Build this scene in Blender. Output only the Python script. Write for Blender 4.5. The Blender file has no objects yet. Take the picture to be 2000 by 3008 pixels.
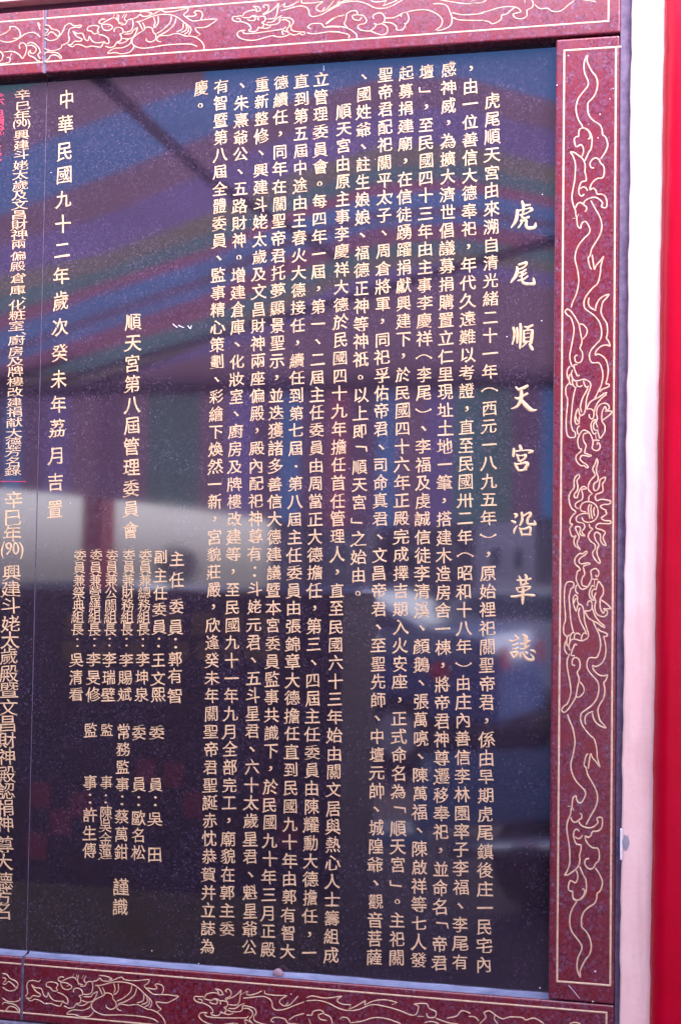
import bpy, bmesh, math, random
from mathutils import Vector
random.seed(7)
S = bpy.context.scene
C = S.collection
R_ = math.radians

# ------------------------------------------------------------------ camera
# survey of the photograph (2000 x 3008 px): focal length in pixels and the wall's three axes
F_PX, CAM_D, CAM_Z = 4100.0, 2.4, 1.6
AX = (0.97482918, 0.0045296, -0.22290704)      # along the wall, in camera axes (right, down, forward)
AY = (0.22248137, 0.04523742, 0.97388686)      # into the wall
AZ = (0.01449505, -0.99896599, 0.043091)       # up
cd = bpy.data.cameras.new('camera'); cam = bpy.data.objects.new('camera', cd); C.objects.link(cam)
cd.sensor_fit = 'VERTICAL'; cd.sensor_height = 24.0; cd.sensor_width = 16.0
cd.lens = 24.0 * F_PX / 3008.0
cd.clip_start = 0.05; cd.clip_end = 500
from mathutils import Matrix
m = Matrix.Identity(4)
for r, a in enumerate((AX, AY, AZ)):
    m[r][0] = a[0]; m[r][1] = -a[1]; m[r][2] = -a[2]
m[0][3], m[1][3], m[2][3] = 0.0, -CAM_D, CAM_Z
cam.matrix_world = m
cd.dof.use_dof = True; cd.dof.focus_distance = 2.52; cd.dof.aperture_fstop = 5.6
S.camera = cam

# ------------------------------------------------------------------ world, sun, exposure
SUN_EL, SUN_AZ = R_(46), R_(150)               # azimuth clockwise from +Y: veiled sun over the street; the canopy keeps it off the lower wall
w = bpy.data.worlds.new('World'); S.world = w; w.use_nodes = True
nt = w.node_tree; nt.nodes.clear()
sky = nt.nodes.new('ShaderNodeTexSky'); sky.sky_type = 'NISHITA'; sky.sun_disc = False
sky.sun_elevation = SUN_EL; sky.sun_rotation = SUN_AZ; sky.air_density = 1.0; sky.dust_density = 3.4; sky.ozone_density = 1.0
bg = nt.nodes.new('ShaderNodeBackground'); bg.inputs[1].default_value = 0.15
wo = nt.nodes.new('ShaderNodeOutputWorld')
hs = nt.nodes.new('ShaderNodeHueSaturation'); hs.inputs['Saturation'].default_value = 0.35
nt.links.new(sky.outputs[0], hs.inputs['Color']); tn = nt.nodes.new('ShaderNodeMix'); tn.data_type = 'RGBA'; tn.blend_type = 'MULTIPLY'; tn.inputs[0].default_value = 1.0
tn.inputs[7].default_value = (0.94, 0.92, 1.08, 1); nt.links.new(hs.outputs[0], tn.inputs[6]); nt.links.new(tn.outputs[2], bg.inputs[0]); nt.links.new(bg.outputs[0], wo.inputs[0])
sd = bpy.data.lights.new('sun', 'SUN'); sd.energy = 0.5; sd.angle = R_(40); sd.color = (1.0, 0.95, 0.9)
sun = bpy.data.objects.new('sun', sd); C.objects.link(sun)
sdir = Vector((math.sin(SUN_AZ)*math.cos(SUN_EL), math.cos(SUN_AZ)*math.cos(SUN_EL), math.sin(SUN_EL)))
sun.rotation_euler = sdir.to_track_quat('Z', 'Y').to_euler(); sun.location = (3, -6, 9)
S.view_settings.view_transform = 'Standard'; S.view_settings.look = 'None'
S.view_settings.exposure = 3.05; S.view_settings.gamma = 1.0
S.cycles.use_denoising = True
S.cycles.max_bounces = 8

# ------------------------------------------------------------------ survey helpers (photo pixel -> place on a real plane)
def ray(px, py):
    v = (px-1000.0, py-1504.0, F_PX)
    return [sum(a*b for a, b in zip(ax, v)) for ax in (AX, AY, AZ)]
def onwall(px, py, d=0.0):
    """x, z on the plane that stands d metres proud of the black slab (y = -d)"""
    v = ray(px, py); t = (CAM_D-d)/v[1]
    return v[0]*t, CAM_Z+v[2]*t
def mirrored(px, py, L):
    """x, z at L metres in front of the wall, of what the polished slab shows at that pixel"""
    v = ray(px, py); t = (CAM_D+L)/v[1]
    return v[0]*t, CAM_Z+v[2]*t
def mirrored_z(px, py, z):
    v = ray(px, py); t = (z-CAM_Z)/v[2]
    return v[0]*t, -(v[1]*t-CAM_D), z

# ------------------------------------------------------------------ materials
def mat(name, col, rough=0.6, ior=1.45, spec=0.5, metal=0.0):
    M = bpy.data.materials.new(name); M.use_nodes = True
    b = M.node_tree.nodes['Principled BSDF']
    b.inputs['Base Color'].default_value = (*col, 1); b.inputs['Roughness'].default_value = rough
    b.inputs['IOR'].default_value = ior; b.inputs['Specular IOR Level'].default_value = spec
    b.inputs['Metallic'].default_value = metal
    return M
def N(M, t): return M.node_tree.nodes.new(t)
def Lk(M, a, b): M.node_tree.links.new(a, b)
def coords(M):
    g = N(M, 'ShaderNodeNewGeometry'); return g.outputs['Position']
def ramp(M, src, stops):
    r = N(M, 'ShaderNodeValToRGB'); Lk(M, src, r.inputs[0])
    e = r.color_ramp.elements
    while len(e) < len(stops): e.new(0.5)
    for k, (p, c) in enumerate(stops):
        e[k].position = p; e[k].color = (*c, 1)
    return r.outputs[0]
def mixc(M, f, a, b, mode='MIX'):
    x = N(M, 'ShaderNodeMix'); x.data_type = 'RGBA'; x.blend_type = mode
    if isinstance(f, float): x.inputs[0].default_value = f
    else: Lk(M, f, x.inputs[0])
    for s, i in ((a, 6), (b, 7)):
        if isinstance(s, tuple): x.inputs[i].default_value = (*s, 1)
        else: Lk(M, s, x.inputs[i])
    return x.outputs[2]
def noise(M, scale, detail=3, rough=0.6):
    n = N(M, 'ShaderNodeTexNoise'); n.inputs['Scale'].default_value = scale
    n.inputs['Detail'].default_value = detail; n.inputs['Roughness'].default_value = rough
    Lk(M, coords(M), n.inputs['Vector']); return n.outputs[0]
def voro(M, scale, out='Color'):
    n = N(M, 'ShaderNodeTexVoronoi'); n.inputs['Scale'].default_value = scale
    Lk(M, coords(M), n.inputs['Vector']); return n.outputs[out]
def thresh(M, src, lo, hi):
    return ramp(M, src, [(lo, (0, 0, 0)), (hi, (1, 1, 1))])
def bump(M, src, strength, dist=0.001):
    b = N(M, 'ShaderNodeBump'); b.inputs['Strength'].default_value = strength; b.inputs['Distance'].default_value = dist
    Lk(M, src, b.inputs['Height']); Lk(M, b.outputs[0], M.node_tree.nodes['Principled BSDF'].inputs['Normal'])
def setin(M, name, src): Lk(M, src, M.node_tree.nodes['Principled BSDF'].inputs[name])

# polished black granite
BLACK = mat('polished black granite', (0.03, 0.02, 0.04), 0.035, 2.05)
c0 = ramp(BLACK, voro(BLACK, 480), [(0.0, (0.003, 0.003, 0.008)), (0.40, (0.014, 0.009, 0.020)), (0.75, (0.032, 0.019, 0.036)), (1.0, (0.095, 0.060, 0.105))])
c1 = mixc(BLACK, thresh(BLACK, noise(BLACK, 9, 4), 0.35, 0.75), c0, (0.016, 0.009, 0.015))
setin(BLACK, 'Base Color', c1)
rr = N(BLACK, 'ShaderNodeMapRange'); Lk(BLACK, noise(BLACK, 5, 5, 0.7), rr.inputs[0]); rr.inputs[3].default_value = 0.02; rr.inputs[4].default_value = 0.07
setin(BLACK, 'Roughness', rr.outputs[0])

# polished red granite
def red_granite():
    M = mat('polished red granite', (0.2, 0.03, 0.05), 0.16, 1.55)
    a = ramp(M, voro(M, 240), [(0.0, (0.05, 0.003, 0.010)), (0.3, (0.105, 0.006, 0.014)), (0.55, (0.155, 0.010, 0.019)), (0.78, (0.13, 0.028, 0.060)), (1.0, (0.16, 0.09, 0.14))])
    b = mixc(M, thresh(M, noise(M, 420, 2), 0.52, 0.62), a, (0.105, 0.036, 0.062))
    c = mixc(M, thresh(M, noise(M, 26, 5, 0.75), 0.45, 0.7), b, (0.145, 0.010, 0.016))
    c = mixc(M, thresh(M, noise(M, 900, 2, 0.5), 0.60, 0.70), c, (0.03, 0.004, 0.01))
    v = voro(M, 95, 'Distance')
    v2 = ramp(M, v, [(0.0, (1, 1, 1)), (0.085, (0, 0, 0))])
    g = mixc(M, thresh(M, noise(M, 130, 2), 0.56, 0.62), (0, 0, 0), v2, 'MIX')
    c = mixc(M, g, c, (0.62, 0.55, 0.62))
    setin(M, 'Base Color', c)
    r2 = N(M, 'ShaderNodeMapRange'); Lk(M, noise(M, 60, 4), r2.inputs[0]); r2.inputs[3].default_value = 0.12; r2.inputs[4].default_value = 0.32
    setin(M, 'Roughness', r2.outputs[0])
    bump(M, noise(M, 500, 2), 0.12, 0.0004)
    return M
RED_G = red_granite()
GOLD = mat('cream gold paint', (0.80, 0.53, 0.34), 0.5, 1.45)
setin(GOLD, 'Base Color', ramp(GOLD, noise(GOLD, 160, 4, 0.7), [(0.3, (0.36, 0.20, 0.115)), (0.45, (0.56, 0.365, 0.215)), (0.75, (0.67, 0.47, 0.285))]))
GOLDL = mat('cream line paint', (0.80, 0.56, 0.36), 0.5, 1.45)
setin(GOLDL, 'Base Color', ramp(GOLDL, noise(GOLDL, 120, 4, 0.8), [(0.3, (0.34, 0.20, 0.13)), (0.5, (0.54, 0.36, 0.25)), (0.75, (0.64, 0.46, 0.33))]))
REDP = mat('red letter paint', (0.36, 0.03, 0.075), 0.55)
GROUT = mat('blue grey grout', (0.23, 0.20, 0.32), 0.8)
setin(GROUT, 'Base Color', ramp(GROUT, noise(GROUT, 80, 4), [(0.3, (0.06, 0.045, 0.09)), (0.7, (0.15, 0.13, 0.20))]))
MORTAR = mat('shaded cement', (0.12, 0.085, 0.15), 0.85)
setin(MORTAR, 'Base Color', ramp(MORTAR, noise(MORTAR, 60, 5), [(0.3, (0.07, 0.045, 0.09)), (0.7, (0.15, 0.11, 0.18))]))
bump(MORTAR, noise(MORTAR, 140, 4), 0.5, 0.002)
PINK = mat('pale pink plaster', (0.78, 0.60, 0.62), 0.65)
pc = ramp(PINK, noise(PINK, 5, 6, 0.65), [(0.3, (0.64, 0.37, 0.36)), (0.55, (0.72, 0.475, 0.455)), (0.75, (0.76, 0.56, 0.52))])
pc = mixc(PINK, thresh(PINK, noise(PINK, 210, 2), 0.70, 0.76), pc, (0.52, 0.33, 0.36))
pc = mixc(PINK, ramp(PINK, voro(PINK, 34, 'Distance'), [(0.0, (1, 1, 1)), (0.05, (0, 0, 0))]), pc, (0.42, 0.24, 0.30))
mp_ = N(PINK, 'ShaderNodeMapping'); mp_.inputs['Scale'].default_value = (1, 1, 0.10); Lk(PINK, coords(PINK), mp_.inputs[0])
sn = N(PINK, 'ShaderNodeTexNoise'); sn.inputs['Scale'].default_value = 55; sn.inputs['Detail'].default_value = 5; Lk(PINK, mp_.outputs[0], sn.inputs[0])
pc = mixc(PINK, thresh(PINK, sn.outputs[0], 0.50, 0.85), pc, (0.52, 0.34, 0.34))
setin(PINK, 'Base Color', pc); bump(PINK, noise(PINK, 90, 5), 0.35, 0.0015)
RED = mat('glossy red paint', (0.60, 0.003, 0.03), 0.25, 1.38, 0.3)
setin(RED, 'Base Color', ramp(RED, noise(RED, 14, 5), [(0.3, (0.34, 0.0, 0.012)), (0.7, (0.39, 0.0, 0.017))]))
bump(RED, noise(RED, 30, 4), 0.25, 0.002)
WOODM = mat('dark maroon moulding', (0.10, 0.03, 0.05), 0.6)
WHITEC = mat('white paint chip', (0.62, 0.60, 0.70), 0.5)
GREYC = mat('bare grey cement', (0.25, 0.23, 0.27), 0.9)
SPECK = mat('white paint speck', (0.75, 0.72, 0.8), 0.5)
WAX = mat('pink mortar lump', (0.22, 0.13, 0.17), 0.8)

# ------------------------------------------------------------------ object helpers
def tag(o, label=None, cat=None, group=None, kind=None):
    if label: o['label'] = label
    if cat: o['category'] = cat
    if group: o['group'] = group
    if kind: o['kind'] = kind
    return o
def thing(name, loc, label, cat, group=None):
    o = bpy.data.objects.new(name, None); C.objects.link(o); o.location = loc; o.empty_display_size = 0.05
    return tag(o, label, cat, group)
def add(name, me, mt, parent=None, smooth=False):
    o = bpy.data.objects.new(name, me); C.objects.link(o)
    for x in (mt if isinstance(mt, (list, tuple)) else [mt]): me.materials.append(x)
    if parent is not None:
        o.parent = parent; o.location = -parent.location
    if smooth:
        for p in me.polygons: p.use_smooth = True
    return o
def bm_out(name, bm, mt, parent=None, smooth=False):
    me = bpy.data.meshes.new(name); bm.normal_update(); bm.to_mesh(me); bm.free()
    return add(name, me, mt, parent, smooth)
def hexa(bm, P, bevel=0.0, seg=2):
    """eight corners: front-bottom-left, fbr, ftr, ftl, then the same four at the back"""
    v = [bm.verts.new(p) for p in P]
    fs = [bm.faces.new([v[i] for i in q]) for q in ((0, 1, 2, 3), (5, 4, 7, 6), (4, 0, 3, 7), (1, 5, 6, 2), (3, 2, 6, 7), (4, 5, 1, 0))]
    if bevel:
        es = list({e for f in fs for e in f.edges})
        bmesh.ops.bevel(bm, geom=es, offset=bevel, segments=seg, profile=0.5, affect='EDGES', clamp_overlap=True)
def box(bm, x0, x1, y0, y1, z0, z1, bevel=0.0, seg=2):
    hexa(bm, [(x0, y0, z0), (x1, y0, z0), (x1, y0, z1), (x0, y0, z1), (x0, y1, z0), (x1, y1, z0), (x1, y1, z1), (x0, y1, z1)], bevel, seg)
def cyl(bm, p0, p1, r0, r1=None, n=14):
    r1 = r0 if r1 is None else r1
    p0 = Vector(p0); p1 = Vector(p1); d = (p1-p0).normalized()
    u = d.orthogonal().normalized(); w_ = d.cross(u)
    a = [bm.verts.new(p0+(u*math.cos(t)+w_*math.sin(t))*r0) for t in [2*math.pi*k/n for k in range(n)]]
    b = [bm.verts.new(p1+(u*math.cos(t)+w_*math.sin(t))*r1) for t in [2*math.pi*k/n for k in range(n)]]
    for k in range(n): bm.faces.new((a[k], a[(k+1) % n], b[(k+1) % n], b[k]))
    bm.faces.new(a[::-1]); bm.faces.new(b)

# ------------------------------------------------------------------ stones of the memorial wall
D = 0.025                                         # the red frame stands 25 mm proud of the black slab
JX = -1.1270                                      # the vertical joint
z_top, z_bot = CAM_Z+0.9215, CAM_Z-0.7065         # black slab between the frame stones
xj0, xj1 = onwall(1621, 1500, D)[0], onwall(1811, 1500, D)[0]      # right jamb
ztop_hi = onwall(0, 38, D)[1]; zbot_lo = onwall(0, 2994, D)[1]
XL = -1.62
def slab(name, x0, x1, label):
    t = thing(name, ((x0+x1)/2, 0, z_bot), label, 'stone slab')
    bm = bmesh.new(); box(bm, x0, x1, 0, 0.03, z_bot-0.01, z_top+0.01, 0.0003, 1)
    bm_out('slab_face', bm, BLACK, t)
    return t
slabR = slab('inscription_slab', JX+0.0006, xj0+0.03, 'polished black granite slab with fourteen columns of gold Chinese text and large title')
slabL = slab('inscription_slab', XL, JX-0.0006, 'black granite slab cut by the left edge, with stacked gold and red characters')
bm = bmesh.new(); box(bm, JX-0.0004, JX+0.0004, -0.0003, 0.02, z_bot, z_top)
tag(bm_out('joint_line', bm, MORTAR), 'thin pale joint between the two black granite slabs', 'joint')

def stone(label, x0, x1, z0, z1, cat='frame stone', bev=0.0035):
    t = thing('frame_stone', ((x0+x1)/2, 0, z0), label, cat, 'red granite stones framing the inscription')
    bm = bmesh.new(); box(bm, x0, x1, -D, 0.02, z0, z1, bev, 3)
    bm_out('stone_block', bm, RED_G, t, False)
    return t
JT = onwall(124, 200, D)[0]; JB = onwall(73, 2900, D)[0]; J2 = (JT+JB)/2
zt0 = z_top; g = 0.0022
topR = stone('upper red granite stone carved with gold dragons, running to the top right corner', J2+g, onwall(1822, 60, D)[0], zt0, ztop_hi)
topL = stone('upper red granite stone left of the joint, mostly out of frame, with carved cloud tail', XL, J2-g, zt0, ztop_hi)
zb1 = z_bot
botR = stone('lower red granite stone under the black slab, gold dragons cut by the bottom edge', J2+g, xj1+0.0, zbot_lo, zb1)
botL = stone('lower red granite stone left of the joint in the bottom left corner', XL, J2-g, zbot_lo, zb1)
jamb = stone('tall upright red granite stone with two mirrored gold dragons and a flaming pearl', xj0, xj1, zb1+0.0015, zt0-0.004)
for zz0, zz1, nm in ((zt0, ztop_hi, 'above'), (zbot_lo, zb1, 'below')):
    bm = bmesh.new(); box(bm, J2-g, J2+g, -D+0.0015, 0.02, zz0+0.001, zz1-0.001)
    tag(bm_out('grout_joint', bm, GROUT), 'grey blue grout joint between the red stones '+nm+' the slabs', 'joint')

# ------------------------------------------------------------------ engraved gold lines
def smooth_line(P, n=4):
    if len(P) < 3: return P
    Q = []
    for i in range(len(P)-1):
        a = P[max(i-1, 0)]; b = P[i]; c = P[i+1]; d = P[min(i+2, len(P)-1)]
        for k in range(n):
            t = k/n; t2 = t*t; t3 = t2*t
            Q.append(tuple(0.5*((2*b[j])+(-a[j]+c[j])*t+(2*a[j]-5*b[j]+4*c[j]-d[j])*t2+(-a[j]+3*b[j]-3*c[j]+d[j])*t3) for j in (0, 1)))
    Q.append(P[-1]); return Q
def ribbon(bm, P, wd, y, h=0.0006, sub=4, jitter=0.12, taper=True):
    P = smooth_line(P, sub); n = len(P); rows = []
    for i, p in enumerate(P):
        a = P[max(i-1, 0)]; b = P[min(i+1, n-1)]
        dx, dz = b[0]-a[0], b[1]-a[1]; l = math.hypot(dx, dz) or 1e-9
        hw = wd/2*(1+random.uniform(-jitter, jitter))
        if taper and (i == 0 or i == n-1): hw *= 0.5
        nx, nz = -dz/l*hw, dx/l*hw
        rows.append([bm.verts.new((p[0]+nx, y+0.0001, p[1]+nz)), bm.verts.new((p[0]+nx*0.45, y-h, p[1]+nz*0.45)),
                     bm.verts.new((p[0]-nx*0.45, y-h, p[1]-nz*0.45)), bm.verts.new((p[0]-nx, y+0.0001, p[1]-nz))])
    for r, s in zip(rows, rows[1:]):
        for k in range(3): bm.faces.new((r[k], s[k], s[k+1], r[k+1]))
def tr(ox, oy, sc, txt, d=D):
    """traced strokes: 'x,y x,y ...; x,y ...' in the zoom's pixels"""
    out = []
    for s in txt.replace('\n', ' ').split(';'):
        s = s.strip()
        if not s: continue
        out.append([onwall(ox+float(a)/sc, oy+float(b)/sc, d) for a, b in (q.split(',') for q in s.split())])
    return out
K = 7.861
drag = tr(1640, 140, K, '''665,170 620,240 590,330 580,450 595,580 640,690 680,790 670,880 600,980 510,1090 440,1200 405,1330 400,1450 420,1570 470,1700 530,1790 560,1850 640,1880 710,1950 760,2060 765,2180 745,2330 700,2400 650,2510 600,2620;
665,170 650,300 700,430 770,560 850,660 890,780 890,900 850,1050 770,1180 680,1270 665,1380 675,1500 730,1620 830,1710 950,1790 1000,1900 1010,2010 1070,2060 1110,2150 1125,2280 1050,2450 960,2580;
670,2110 720,2090 720,2000 650,1900 560,1860 490,1880 460,1950 455,2050 400,2060 360,2110 365,2200 400,2290 460,2270 520,2245 565,2330 565,2430 530,2520''')
drag += tr(1640, 420, K, '''260,210 320,290 370,420 385,560 375,750 360,900 330,1060 305,1200 310,1340 350,1480 385,1560 390,1640 410,1720 420,1820 440,1930 510,1980;
510,1980 515,1900 560,1830 620,1820 680,1900 720,2010 690,2100 590,2200 480,2330 410,2470 380,2600 380,2720 420,2880 450,3050 460,3200 440,3350 390,3530 320,3680 285,3800;
260,210 350,220 440,280 530,350 590,440 610,560 600,650 620,730 635,820 620,880 530,900 490,970 460,1080 470,1180 530,1230 590,1180;
490,1060 560,1020 620,1040 665,1110;
820,580 750,570 720,490 760,400 840,350 920,380 965,470 1030,530 1050,620 1040,740 1000,810 900,820 800,890 740,980 715,1090;
715,1090 790,1050 850,1090 890,1180 1000,1190 1080,1250 1110,1370 1100,1480 1030,1500 980,1460 1010,1390 930,1300 820,1260 680,1290 600,1350 570,1430 630,1470 640,1540 600,1590;
570,1430 500,1380 430,1410 385,1500;
740,1330 800,1450 880,1590 950,1720 990,1870 980,2030 920,2180 830,2330 760,2450 720,2600 680,2650 690,2760 720,2870 760,2920;
385,1740 320,1740; 420,1720 460,1640''')
drag += tr(1640, 700, K, '''770,380 790,540 820,730; 820,730 870,620 950,530 1040,410; 1040,410 1000,530 970,650 960,800 920,980 880,1070; 880,1070 800,1130 680,1270 610,1380 580,1500 600,1620 700,1700 830,1800 930,1930 980,2080 985,2240 950,2350 850,2460 750,2580 705,2700 725,2820 780,2880 920,2880 980,2980 1015,3130 1005,3280 970,3420 910,3540 850,3670 820,3720;
700,1370 680,1480 710,1580 790,1640 870,1670;
845,1640 870,1530 930,1420 1030,1340 1170,1290; 1170,1290 1110,1370 1020,1470 985,1600 975,1720 1030,1850 1100,1960 1125,2100 1120,2220 1100,2310 1150,2380 1190,2500; 1190,2500 1100,2470 990,2490 900,2560 850,2630 840,2710; 840,2710 900,2680 990,2710 1080,2800 1130,2940 1140,3080 1120,3230 1080,3370; 1080,3370 1150,3370 1160,3420 1080,3460 1000,3490 940,3550;
140,1700 190,1640 260,1670 340,1770 420,1900 465,1990 490,2130 510,2240 530,2330;
140,1700 200,1780 270,1830 320,1950 350,2080 345,2200 310,2400 280,2550 255,2700 260,2830 310,2970;
465,1990 550,1990 630,2070 655,2150 620,2250 545,2340''')
drag += tr(1640, 980, K, '''530,130 530,220 490,340 540,430 550,540 520,640 450,680 390,650 370,580 375,520 440,500;
430,720 350,730 360,820 400,920 430,980 480,960; 260,750 210,820 190,900 200,1000 230,1060;
320,840 290,920 310,1020 360,1090 450,1090 560,1060 650,1080 720,1130 735,1210 700,1330 650,1470 630,1600 620,1730 580,1860 500,1900 470,1970 470,2060 420,2100 380,2050 370,1960 400,1830 450,1720;
290,940 240,970 240,1080 260,1160 310,1190; 310,1050 320,1170 370,1240 420,1240; 410,1110 420,1200 490,1230 550,1190; 570,1080 590,1180 640,1240 700,1210;
680,1250 620,1360 550,1490 510,1620 500,1720 530,1820; 385,1900 410,1980 450,2040;
240,1150 175,1220 160,1320 170,1430 200,1510 200,1640 180,1850 170,2050 175,2240 200,2350 250,2400 350,2400 385,2350 370,2270 320,2240 280,2060 290,1900 310,1650 340,1450 385,1260;
1120,1360 1030,1400 930,1470 820,1520 730,1580 680,1660 650,1740 740,1740 800,1790 810,1880 790,1960 740,1970 700,1910 710,1860;
1110,1400 1000,1480 900,1600 850,1700 820,1800;
900,2170 860,2060 890,1960 870,1850 890,1720 960,1640 1070,1610 1150,1660 1160,1740 1100,1760 1070,1690 1010,1780 990,1900 1000,2030 1060,2130 1060,2260 1010,2350 950,2420 910,2300 890,2220;
1060,1790 1160,1790 1250,1800; 1250,1800 1150,1900 1010,2000; 860,1980 780,2020 740,2120 760,2230 810,2320 870,2290;
870,2000 810,2080 800,2180 850,2240 910,2220; 450,1730 470,1830 490,1890; 490,2130 430,2180 430,2290 470,2340 500,2310 540,2250 600,2235 690,2280 750,2370 790,2490 780,2580 770,2650 830,2700 900,2700 950,2640 945,2560 900,2520 880,2570''')
drag += tr(1640, 1260, K, '''790,270 870,260 940,270; 850,140 860,240; 690,90 640,100 580,120 560,200 580,300 630,380 610,470 600,560 680,590 765,620;
765,620 700,640 610,620 530,620 490,690 540,760 630,820 690,890; 690,890 650,900 580,850 510,850 430,780 395,700 410,610 500,530 520,470 470,450 440,340 440,230 500,110''')
pearl = tr(1640, 1260, K, '''880,680 840,800 790,900 790,960 840,1070 770,1150 710,1230 680,1330 690,1420 760,1500 700,1560 685,1680;
880,680 900,780 870,900 870,1010 910,1120 890,1210 820,1260 800,1340 820,1420 890,1410 930,1330 940,1220 970,1160 1085,1110; 1085,1110 1060,1200 1010,1270 1020,1370 1010,1450 930,1490 860,1520 840,1590 880,1660 1000,1630 1210,1670; 1210,1670 1160,1740 1030,1750 960,1790 1020,1850 1090,1880 1080,1920 1110,1950 1050,2010 980,2060 1060,2120 1190,2130 1180,2190 1050,2190 920,2190 860,2240 870,2300 1000,2340 1070,2400 1020,2520 1100,2700; 1100,2700 1020,2670 960,2570 960,2450 880,2390 820,2440 850,2570 920,2680 880,2800 890,2920 950,3050 940,3110 880,3070 800,2960 780,2860 840,2760 830,2670 740,2600 680,2500 710,2390 780,2310 720,2280 700,2200;
460,1040 380,1120 350,1220 350,1360 280,1450 235,1560 240,1650 260,1760 310,1850 390,1920 330,1990 270,2080 260,2180 310,2200 260,2290 255,2330 290,2460 340,2490 400,2470 350,2570 370,2690 430,2740 500,2805; 500,2805 430,2680 430,2600 470,2500 430,2400 390,2310 400,2260 480,2270 500,2330 480,2400 530,2460 610,2475; 610,2475 530,2380 580,2310 600,2250 560,2180 430,2150 400,2070 450,2000 560,1960 690,1950;
460,1040 480,1110 420,1200 440,1330 420,1430 360,1510 360,1580 420,1590 450,1500 490,1400 570,1330 640,1380 530,1410 550,1500 540,1630 430,1690 380,1750 400,1820 460,1840;
530,2040 570,2120 660,2160 780,2140 870,2060 905,1950 890,1830 830,1740 730,1690 620,1690 530,1740 495,1830 530,1900 630,1920;
720,1730 680,1830 690,1950 720,2080; 760,1740 740,1850 750,1980 780,2080; 830,1800 800,1900 830,2020''')
W1 = 0.0026
def carve(name, strokes, parent, mt=GOLDL, wd=W1, y=-D, lab=None):
    bm = bmesh.new()
    for s in strokes: ribbon(bm, s, wd, y)
    o = bm_out(name, bm, mt, parent)
    if lab: o['label'] = lab
    return o
zc = (onwall(1700, 1373, D)[1]+onwall(1700, 1628, D)[1]+onwall(1700, 161, D)[1]+onwall(1700, 2867, D)[1])/4
carve('dragon_carving', drag, jamb, lab='upper dragon, head down')
carve('dragon_carving', [[(x-0.0008, 2*zc-z) for x, z in s] for s in drag], jamb, lab='lower dragon, head up')
carve('pearl_carving', pearl, jamb)
def straight(name, segs, parent, wd, y=-D):
    bm = bmesh.new()
    for a, b in segs:
        n = max(2, int(math.hypot(b[0]-a[0], b[1]-a[1])/0.012))
        ribbon(bm, [(a[0]+(b[0]-a[0])*k/n, a[1]+(b[1]-a[1])*k/n) for k in range(n+1)], wd, y, sub=1, jitter=0.06, taper=False)
    return bm_out(name, bm, GOLDL, parent)
P = lambda x, y: onwall(x, y, D)
xa, xb = (P(1654.5, 148)[0]+P(1637, 2880)[0])/2, (P(1804.5, 145)[0]+P(1794.5, 2902)[0])/2
zja, zjb = P(1654, 149)[1], P(1640, 2883)[1]
straight('border_line', [((xa-0.0015, zja), (xb+0.009, zja)), ((xb, zja), (xb, zjb)), ((xb+0.0012, zjb), (xa-0.0012, zjb)), ((xa, zjb), (xa, zja))], jamb, 0.0036)
# upper frieze
q = 4.356
fr_a = tr(0, 0, q, '''0,455 80,420 135,370 130,345 200,345 250,390 265,450 240,490 170,490; 0,520 80,540 170,530 250,490 330,435 420,415 480,440 520,478; 0,650 40,700 30,760 0,790;
40,670 130,660 200,670 260,710 290,750 330,690 345,610 320,560 280,550 250,580 260,625; 345,570 400,545 460,570 510,630 520,680; 350,590 410,580 460,610 465,650 430,685 390,670 400,640; 400,640 370,670 380,710 440,740 490,780 520,780;
522,670 490,700 510,740 522,755; 0,815 80,810 130,790 130,740 90,735; 130,740 155,680; 520,330 490,290 500,330 518,380''')
fr_b = tr(0, 0, q, '''575,325 630,330 670,370 740,390 770,430 740,465 700,430 650,410 610,450 575,450; 575,375 620,385 590,430; 575,490 640,520 710,510 770,460 810,400 840,330 900,300 950,330 1050,320; 1050,320 1030,350 960,350 900,370 880,430 890,510 860,555 790,580; 790,580 790,610 730,640 640,650 575,620;
570,700 600,670 660,670 740,680 790,730 780,750 730,710 660,710 620,760 575,790; 935,400 990,470 1050,500 1030,530 960,530 920,570 870,570; 870,570 930,600 980,570 1050,580 1110,605 1180,590 1290,605 1330,550 1390,560 1390,500 1340,460 1260,440;
935,400 990,430 1060,430 1090,500 1130,520 1145,460; 1145,460 1180,520 1240,550 1350,535; 1270,420 1210,435 1170,400 1125,390 1130,350 1180,330 1240,330 1270,350 1250,390 1270,420; 1320,310 1270,290 1300,250 1350,250;
1300,320 1370,310 1430,330 1440,360 1390,390 1330,380 1300,320; 1320,300 1380,260 1460,230 1510,260 1530,310; 1380,345 1410,340''')
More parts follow.
